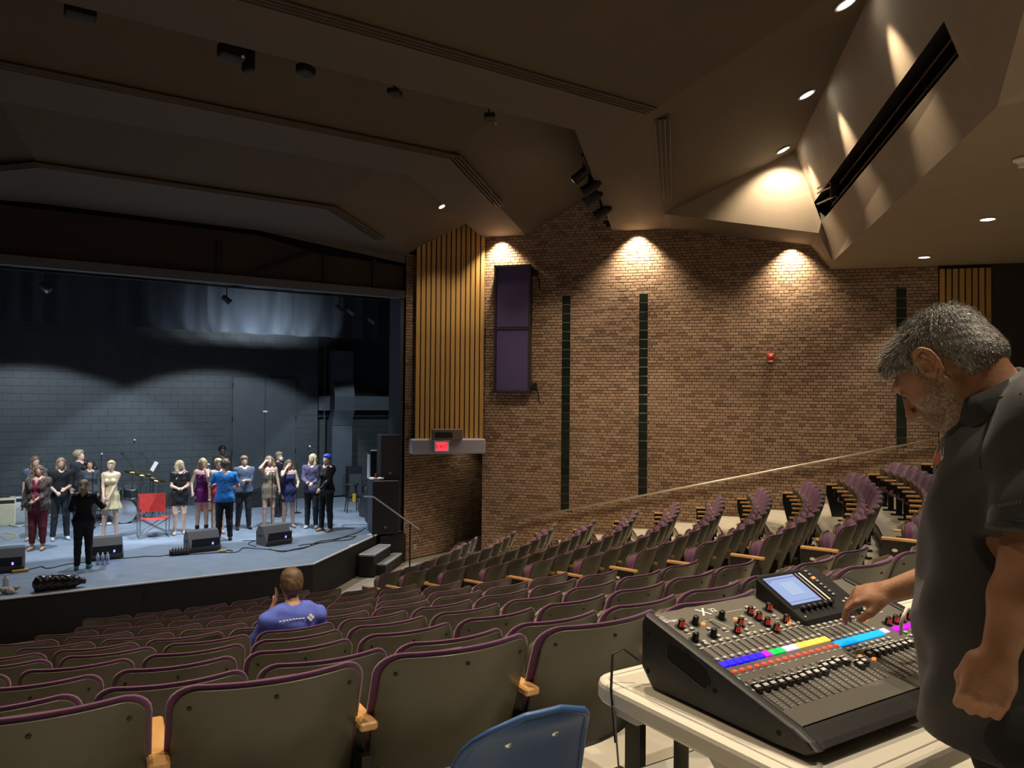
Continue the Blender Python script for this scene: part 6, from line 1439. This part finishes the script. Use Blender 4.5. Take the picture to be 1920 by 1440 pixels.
# neck and head
CCN = atD(1856, 744, 1.645)
f.cone(neckb+V3(0, 0, -.03), CCN, .066, .063, .03).cone(CCN, HQ(0, -.045, -.045), .062, .060, .03).cone(CCN+V3(0, .015, 0), HQ(0, .0, -.085), .052, .046, .03)
f.ell(HQ(0, -.018, .020), V3(.077, .100, .090)*HS, .02, M=MhN).ell(HQ(0, .030, -.030), V3(.064, .066, .078)*HS, .03, M=MhN)
f.ell(HQ(0, .050, -.088), V3(.040, .042, .034)*HS, .03, M=MhN).ell(HQ(0, .080, -.102), V3(.022, .018, .018)*HS, .02, M=MhN)
f.ell(HQ(0, .084, .030), V3(.050, .018, .014)*HS, .02, M=MhN)                      # brow
f.cone(HQ(0, .094, .014), HQ(0, .116, -.024), .009*HS, .013*HS, .012).ell(HQ(0, .118, -.030), V3(.013, .013, .011)*HS, .010, M=MhN)
for sx in (-1, 1):
    f.ell(HQ(sx*.014, .106, -.033), V3(.009, .010, .008)*HS, .006, M=MhN)
    f.ell(HQ(sx*.032, .098, .008), V3(.017, .014, .012)*HS, .012, 's', M=MhN); f.ell(HQ(sx*.031, .084, .007), V3(.013, .012, .010)*HS, .005, M=MhN)
    f.ell(HQ(sx*.050, .052, -.028), V3(.024, .030, .024)*HS, .02, M=MhN)
    f.cone(HQ(sx*.062, .0, -.055), HQ(sx*.035, .055, -.098), .020*HS, .018*HS, .03)
    # ear: plate, rim, hollow, lobe
    e = lambda a, b, c: HQ(sx*(.077+a), -.006+b, -.004+c)
    f.ell(e(.002, -.002, .0), V3(.006, .018, .030)*HS, .005, M=MhN)
    rim = [e(.004, .013, .002), e(.010, .013, .022), e(.016, .0, .036), e(.020, -.017, .033), e(.022, -.026, .016), e(.018, -.023, -.006), e(.012, -.013, -.024), e(.006, .002, -.034)]
    for a_, b_ in zip(rim, rim[1:]): f.cone(a_, b_, .0056, .0056, .0015)
    inr = [e(.010, .006, .016), e(.014, -.008, .020), e(.016, -.014, .006), e(.012, -.008, -.014), e(.009, .004, -.018)]
    for a_, b_ in zip(inr, inr[1:]): f.cone(a_, b_, .0036, .0036, .0015)
    f.ell(e(.015, .001, .001), V3(.006, .0085, .012)*HS, .003, 's', M=MhN).ell(e(-.001, .0, .004), V3(.005, .018, .028)*HS, .004, M=MhN); f.ell(e(.007, .001, -.033), V3(.006, .008, .009)*HS, .004, M=MhN); f.ell(e(.008, .014, -.006), V3(.005, .005, .008)*HS, .003, M=MhN)
f.ell(HQ(0, .066, -.064), V3(.036, .036, .042)*HS, .018, M=MhN)
f.ell(HQ(0, .098, -.0575), V3(.022, .009, .0055)*HS, .005, M=MhN).ell(HQ(0, .096, -.069), V3(.020, .009, .0060)*HS, .005, M=MhN)
f.ell(HQ(0, .106, -.0632), V3(.024, .005, .0018)*HS, .003, 's', M=MhN)
# hands
def fistL():
    d = wrL-elL; d /= np.linalg.norm(d); d = d*.9+V3(-.10, .02, -.25); d /= np.linalg.norm(d); vw = V3(-.85, -.5, 0)*1.0; vw /= np.linalg.norm(vw)    # back of the hand looks at the camera
    sd = np.cross(d, vw); sd /= np.linalg.norm(sd)
    if sd@V3(-.4, .9, 0) < 0: sd = -sd                                                # thumb side forward (left in the photo)
    f.ell(wrL+d*.050, (.044, .052, .024), .025, M=np.stack([sd, d, vw], 1))
    for i in range(4):
        b = wrL+d*(.090-.004*abs(i-1))+sd*(.033-.021*i)+vw*.006; r = .0105-.0005*i
        p1 = b+d*.030-vw*.026; p2 = p1-d*.024-vw*.020; p3 = p2-d*.020+vw*.010
        f.cone(b-d*.03, b, r*1.05, r*1.1, .008).cone(b, p1, r*1.08, r, .004).cone(p1, p2, r, r*.9, .003).cone(p2, p3, r*.9, r*.8, .003)
    t0 = wrL+d*.025+sd*.032-vw*.008; t1 = t0+d*.042+sd*.010-vw*.014; t2 = t1+d*.028-sd*.012-vw*.012
    f.cone(t0, t1, .017, .013, .014).cone(t1, t2, .013, .0105, .004)
fistL()
d = wrR-elR; d /= np.linalg.norm(d); d = d*.5+(atD(1612, 1112, 2.16)-wrR)/np.linalg.norm(atD(1612, 1112, 2.16)-wrR)*.8; d /= np.linalg.norm(d)
up_ = V3(-.25, -.35, .9); up_ -= d*(up_@d); up_ /= np.linalg.norm(up_); sd = np.cross(up_, d)
if sd@V3(-.8, -.6, 0) < 0: sd = -sd                                                    # thumb side towards the camera
f.ell(wrR+d*.045, (.042, .050, .021), .022, M=np.stack([sd, d, up_], 1))
for i, (L_, c1) in enumerate(((.080, .45), (.088, .55), (.082, .65), (.064, .75))):
    b = wrR+d*.085+sd*(.031-.021*i); r = .0098-.0004*i; sp_x = sd*(.10-.07*i)
    def dr_(a): return d*math.cos(a)-up_*math.sin(a)+sp_x*.5
    p1 = b+dr_(c1)*L_*.45; p2 = p1+dr_(c1*2.1)*L_*.32; p3 = p2+dr_(c1*2.9)*L_*.25
    f.cone(b-d*.025, b, r*1.05, r*1.1, .008).cone(b, p1, r*1.05, r, .004).cone(p1, p2, r*.98, r*.9, .003).cone(p2, p3, r*.9, r*.78, .003)
t0 = wrR+d*.022+sd*.030-up_*.006; t1 = t0+d*.036+sd*.022-up_*.016; t2 = t1+d*.034+sd*.002-up_*.016
f.cone(t0, t1, .016, .0125, .012).cone(t1, t2, .0125, .0100, .004)
bm = f.mesh('body', M_SKE, .0052, smooth=1)
# beard attribute
co = np.empty(len(bm.vertices)*3, np.float32); bm.vertices.foreach_get('co', co); co = co.reshape(-1, 3)
loc_ = (co-HPV)@MhN/HS
bd = np.clip((-.030-loc_[:, 2]+.28*np.clip(.06-loc_[:, 1], -.1, .1)*0)/.016, 0, 1)*np.clip((loc_[:, 1]+.012+.15*(loc_[:, 2]+.05))/.02, 0, 1)*np.clip((.135+loc_[:, 2])/.02, 0, 1)
side_b = np.clip((loc_[:, 1]-.0)/.012, 0, 1)*np.clip((.040-loc_[:, 1])/.015, 0, 1)*np.clip((.02-loc_[:, 2])/.02, 0, 1)*np.clip((.06+loc_[:, 2])/.03, 0, 1)
lipz = (np.abs(loc_[:, 0]) < .024)*np.clip((loc_[:, 1]-.094)/.005, 0, 1)*((loc_[:, 2] > -.078)*(loc_[:, 2] < -.050))
bd = np.clip(np.maximum(bd, side_b*.8)*(1-lipz), 0, 1)*.62; bd[np.linalg.norm(co-HPV, axis=1) > .2] = 0
a_ = bm.attributes.new('beard', 'FLOAT', 'POINT'); a_.data.foreach_set('value', bd.astype(np.float32))
link('body', bm, eng)
eb = MB()
for sx in (-1, 1): eb.lathe([(.001, -.010), (.010, -.005), (.011, .002), (.001, .010)], 12, c=HQ(sx*.031, .0865, .006), M=Mh_)
eb.build('eyes', M_EYE, eng, smooth=True)
m = MB()
for sx in (-1, 1): m.tube([HQ(sx*.014, .0985, .026), HQ(sx*.032, .0955, .031), HQ(sx*.052, .078, .026)], [.002, .0035, .0015], 6)
m.build('eyebrows', HR['grey'], eng)
# hair: scalp cap plus thousands of short tufts
M_HG = mat('hair_salt', (.22, .205, .18), .5, noise=.6, nscale=90); M_HW = mat('hair_white', (.62, .60, .54), .4); M_HD = mat('hair_dark_tuft', (.05, .045, .04), .5)
g = SDF(); g.ell(HQ(0, -.024, .026), V3(.083, .104, .090)*HS, .02, M=MhN).ell(HQ(0, -.055, -.03), V3(.070, .068, .062)*HS, .02, M=MhN).ell(HQ(0, .045, .078), V3(.055, .045, .030)*HS, .03, M=MhN)
def hclip(X, Y, Z):
    P_ = np.stack([X-HPV[0], Y-HPV[1], Z-HPV[2]], -1)@MhN/HS; x, y, z = P_[..., 0], P_[..., 1], P_[..., 2]
    face = (y-.058)-np.clip((z-.045)*1.4, -.03, .05)                 # hairline at the forehead
    ear = np.where(y > -.035, -.004+.0*y-z+np.clip((y-.02)*1.2, 0, .03), -.078-z-.15*(y+.035))        # above the ears and at the nape
    hole = 1-np.sqrt(((y+.010)/.024)**2+((z-.002)/.036)**2); hole = np.where(np.abs(x) > .05, hole*.03, -1)
    return np.maximum(np.maximum(face, ear), hole).astype(np.float32)*HS
gm = g.mesh('hair', M_HG, .005, clip=hclip, disp=lambda X, Y, Z: (.0015*np.sin(X*210+Z*90)*np.sin(Z*150+Y*190)).astype(np.float32)); hr_ = link('hair', gm, eng)
hv = np.empty(len(gm.vertices)*3, np.float32); gm.vertices.foreach_get('co', hv); hv = hv.reshape(-1, 3); hn = np.empty(len(gm.vertices)*3, np.float32); gm.vertices.foreach_get('normal', hn); hn = hn.reshape(-1, 3)
rs = np.random.RandomState(4); pick = rs.permutation(len(hv))
cen = HPV+MhN@V3(0, -.02, .0); crown = HQ(0, -.07, .10); front = MhN@V3(0, 1, .1)
tb = [MB(), MB(), MB()]; cnt = 0
for q in pick:
    p_ = hv[q].astype(float); n_ = hn[q].astype(float)
    if n_@(p_-cen) < .02: continue
    lp = (p_-HPV)@MhN/HS
    flow = p_-crown; flow = flow-n_*(flow@n_); flow /= np.linalg.norm(flow)+1e-6
    top_ = np.clip((lp[2]-.02)/.06, 0, 1)
    L_ = .010*rs.uniform(.7, 1.3)+.014*top_*rs.uniform(.5, 1.2); dv = n_*(.16+.55*top_)+flow*(1.0-.2*top_)+front*.25*top_+rs.normal(0, .18, 3); dv /= np.linalg.norm(dv)
    sdv = np.cross(dv, n_); sdv /= np.linalg.norm(sdv)+1e-6; b0 = p_-n_*.001; wd = .0006+.0004*rs.rand()
    mid = b0+dv*L_*.6+n_*.001; tip = b0+dv*L_-n_*L_*.25
    tb[rs.choice(3, p=[.45, .22, .33])].add([b0-sdv*wd, b0+sdv*wd, mid+sdv*wd*.7, mid-sdv*wd*.7, tip], [(0, 1, 2, 3), (3, 2, 4)])
    cnt += 1
    if cnt > 12000: break
for b_, m_ in zip(tb, (M_HG, M_HW, M_HD)): b_.build('hair_tufts', m_, hr_, kind='stuff')
# polo shirt
M_POLO = mat('polo_grey', (.040, .040, .038), .62, noise=.08, nscale=300, bump=.15, bscale=900, sheen=.15)
g = SDF(); MT(g, .010)
hemL = shL+(elL-shL)*.86; hemR = shR+(elR-shR)*.86
g.cone(shL, hemL, .078, .076, .05).cone(shR, hemR, .076, .070, .05)
g.cone(W(1.81, .80, 3.40), W(1.79, .79, 3.20), .190, .196, .06, sc=.92)
ax_ = HQ(0, -.045, -.045)-(neckb*.5+CCN*.5); ax_ /= np.linalg.norm(ax_)
def pclip(X, Y, Z):
    hem = (FZ+.82-o3[2])-Z
    def cut(e_, h_): dd = (e_-h_)/np.linalg.norm(e_-h_); s_ = (X-h_[0])*dd[0]+(Y-h_[1])*dd[1]+(Z-h_[2])*dd[2]; r_ = np.sqrt((X-h_[0])**2+(Y-h_[1])**2+(Z-h_[2])**2); return np.where(r_ < .12, s_, -1)
    nq = CCN+ax_*.035; nk = .082-np.sqrt((X-nq[0])**2+(Y-nq[1])**2+(Z-nq[2])**2)
    return np.maximum(np.maximum(hem, nk), np.maximum(cut(elL, hemL), cut(elR, hemR))).astype(np.float32)
def folds(X, Y, Z):
    sx_ = X-shL[0]; zz = Z-shL[2]
    a = .0075*np.sin((X*18+Y*26+Z*13))*np.sin(Z*16-X*11+1.0)+.004*np.sin(Z*46+Y*34+X*10)*np.clip(1-np.abs(zz+.16)*5, 0, 1)
    b = .007*np.sin((Y*40+Z*14))*np.clip(1-np.sqrt((X-shL[0])**2+(Y-shL[1]-.05)**2+(Z-shL[2]+.10)**2)*6, 0, 1)
    c = .005*np.sin(Z*34+X*22+Y*9)*np.sin(X*26-Z*8)*np.clip((shL[2]-.25-Z)*4, 0, 1)
    return (a*1.1+b*1.2+c).astype(np.float32)
link('polo_shirt', g.mesh('polo_shirt', M_POLO, .006, clip=pclip, disp=folds), eng)
# collar, seams, cuff band
ux = np.cross(ax_, V3(1, 0, 0)); ux /= np.linalg.norm(ux); vx = np.cross(ax_, ux)
mb = MB(); V = []; nC = 36; base = CCN-ax_*.022
for i in range(nC+1):
    a = 2*math.pi*i/nC; rr_ = ux*math.cos(a)+vx*math.sin(a); fr_ = max(0, rr_@V3(0, 1, 0))
    for (ro, hh) in ((.074, .030), (.074, .046), (.080, .050), (.092, .030), (.105, -.004)): V.append(base+rr_*ro+ax_*(hh-.030*fr_))
mb.add(V, [(i*5+j, i*5+j+1, (i+1)*5+j+1, (i+1)*5+j) for i in range(nC) for j in range(4)]); co_ = mb.build('collar', M_POLO, eng, smooth=True)
M_SEAM = mat('seam_dark', (.012, .012, .012), .7)
def ring(c, dirv, r, th, m_, name, sq=1.0):
    dirv = dirv/np.linalg.norm(dirv); u_ = np.cross(dirv, V3(.3, .9, .1)); u_ /= np.linalg.norm(u_); v_ = np.cross(dirv, u_)
    MB().tube([c+(u_*math.cos(a)+v_*math.sin(a))*r for a in [2*math.pi*i/24 for i in range(25)]], th, 6).build(name, m_, eng, smooth=True)
ring(hemL-(elL-shL)*.06, elL-shL, .079, .0014, M_SEAM, 'cuff_seam')
def onbody(px, py, Z0):       # point on the shirt surface seen at a pixel
    return atD(px, py, Z0)
dgp = bpy.data.objects['polo_shirt']; bpy.context.view_layer.update(); from mathutils.bvhtree import BVHTree
bv = BVHTree.FromPolygons([v.co for v in dgp.data.vertices], [p_.vertices[:] for p_ in dgp.data.polygons])
def hit(px, py):
    d = ray(px, py).normalized(); r_ = bv.ray_cast(CAMP-Vector(o3), d); return (r_[0], r_[1]) if r_[0] else (None, None)
def seam(pts, name):
    q = [hit(*p_) for p_ in pts]; q = [a+n_*.0005 for a, n_ in q if a is not None]
    if len(q) > 1: MB().tube(q, .0013, 5).build(name, M_SEAM, eng)
seam([(1770, 800), (1790, 785), (1820, 765), (1850, 752), (1880, 744), (1915, 738)], 'shoulder_seam')
seam([(1840, 880), (1838, 860), (1845, 820), (1855, 785), (1868, 762)], 'sleeve_seam')
# sleeve lettering and chest logo follow the cloth
def decal(poly, name, m_):
    q = [hit(*p_) for p_ in poly]
    if all(a is not None for a, _ in q): MB().add([a+n_*.001 for a, n_ in q], [tuple(range(len(q)))]).build(name, m_, eng)
M_SLT = mat('sleeve_print', (.13, .14, .15), .5)
for i in range(7): x0 = 1873+6.2*i; decal([(x0, 945-1.2*i), (x0+4, 944-1.2*i), (x0+5, 951-1.2*i), (x0+1, 952-1.2*i)], 'sleeve_lettering', M_SLT)
decal([(1752, 858), (1762, 846), (1764, 866), (1755, 876)], 'chest_logo', mat('logo_red', (.55, .10, .03), .6)); decal([(1763, 846), (1771, 838), (1770, 858), (1765, 866)], 'chest_logo', mat('logo_white', (.6, .6, .6), .6)); decal([(1748, 872), (1768, 860), (1768, 866), (1749, 878)], 'chest_logo', bpy.data.materials['logo_white'])
# trousers, belt pouch, shoes
g = SDF(); g.cone(W(1.74, .70, 3.22), W(1.88, .70, 3.22), .150, .150, .05)
for x in (1.72, 1.90): g.cone(W(x, .70, 3.18), W(x-.01, .68, 2.84), .112, .085, .03).cone(W(x-.01, .68, 2.84), W(x-.01, .60, 2.46), .082, .066, .02)
link('trousers', g.mesh('trousers', cloth((.012, .012, .013)), .012), eng)
for x in (1.71, 1.89): g = SDF(); g.cone(W(x, .56, 2.425), W(x-.02, .78, 2.41), .046, .034, .02); link('shoe', g.mesh('shoe', cloth(BLK), .012), eng)
q = atD(1812, 1366, 1.62); MB().bbox(q, (.03, .05, .05), .006).build('belt_clip', M_BLACK, eng)
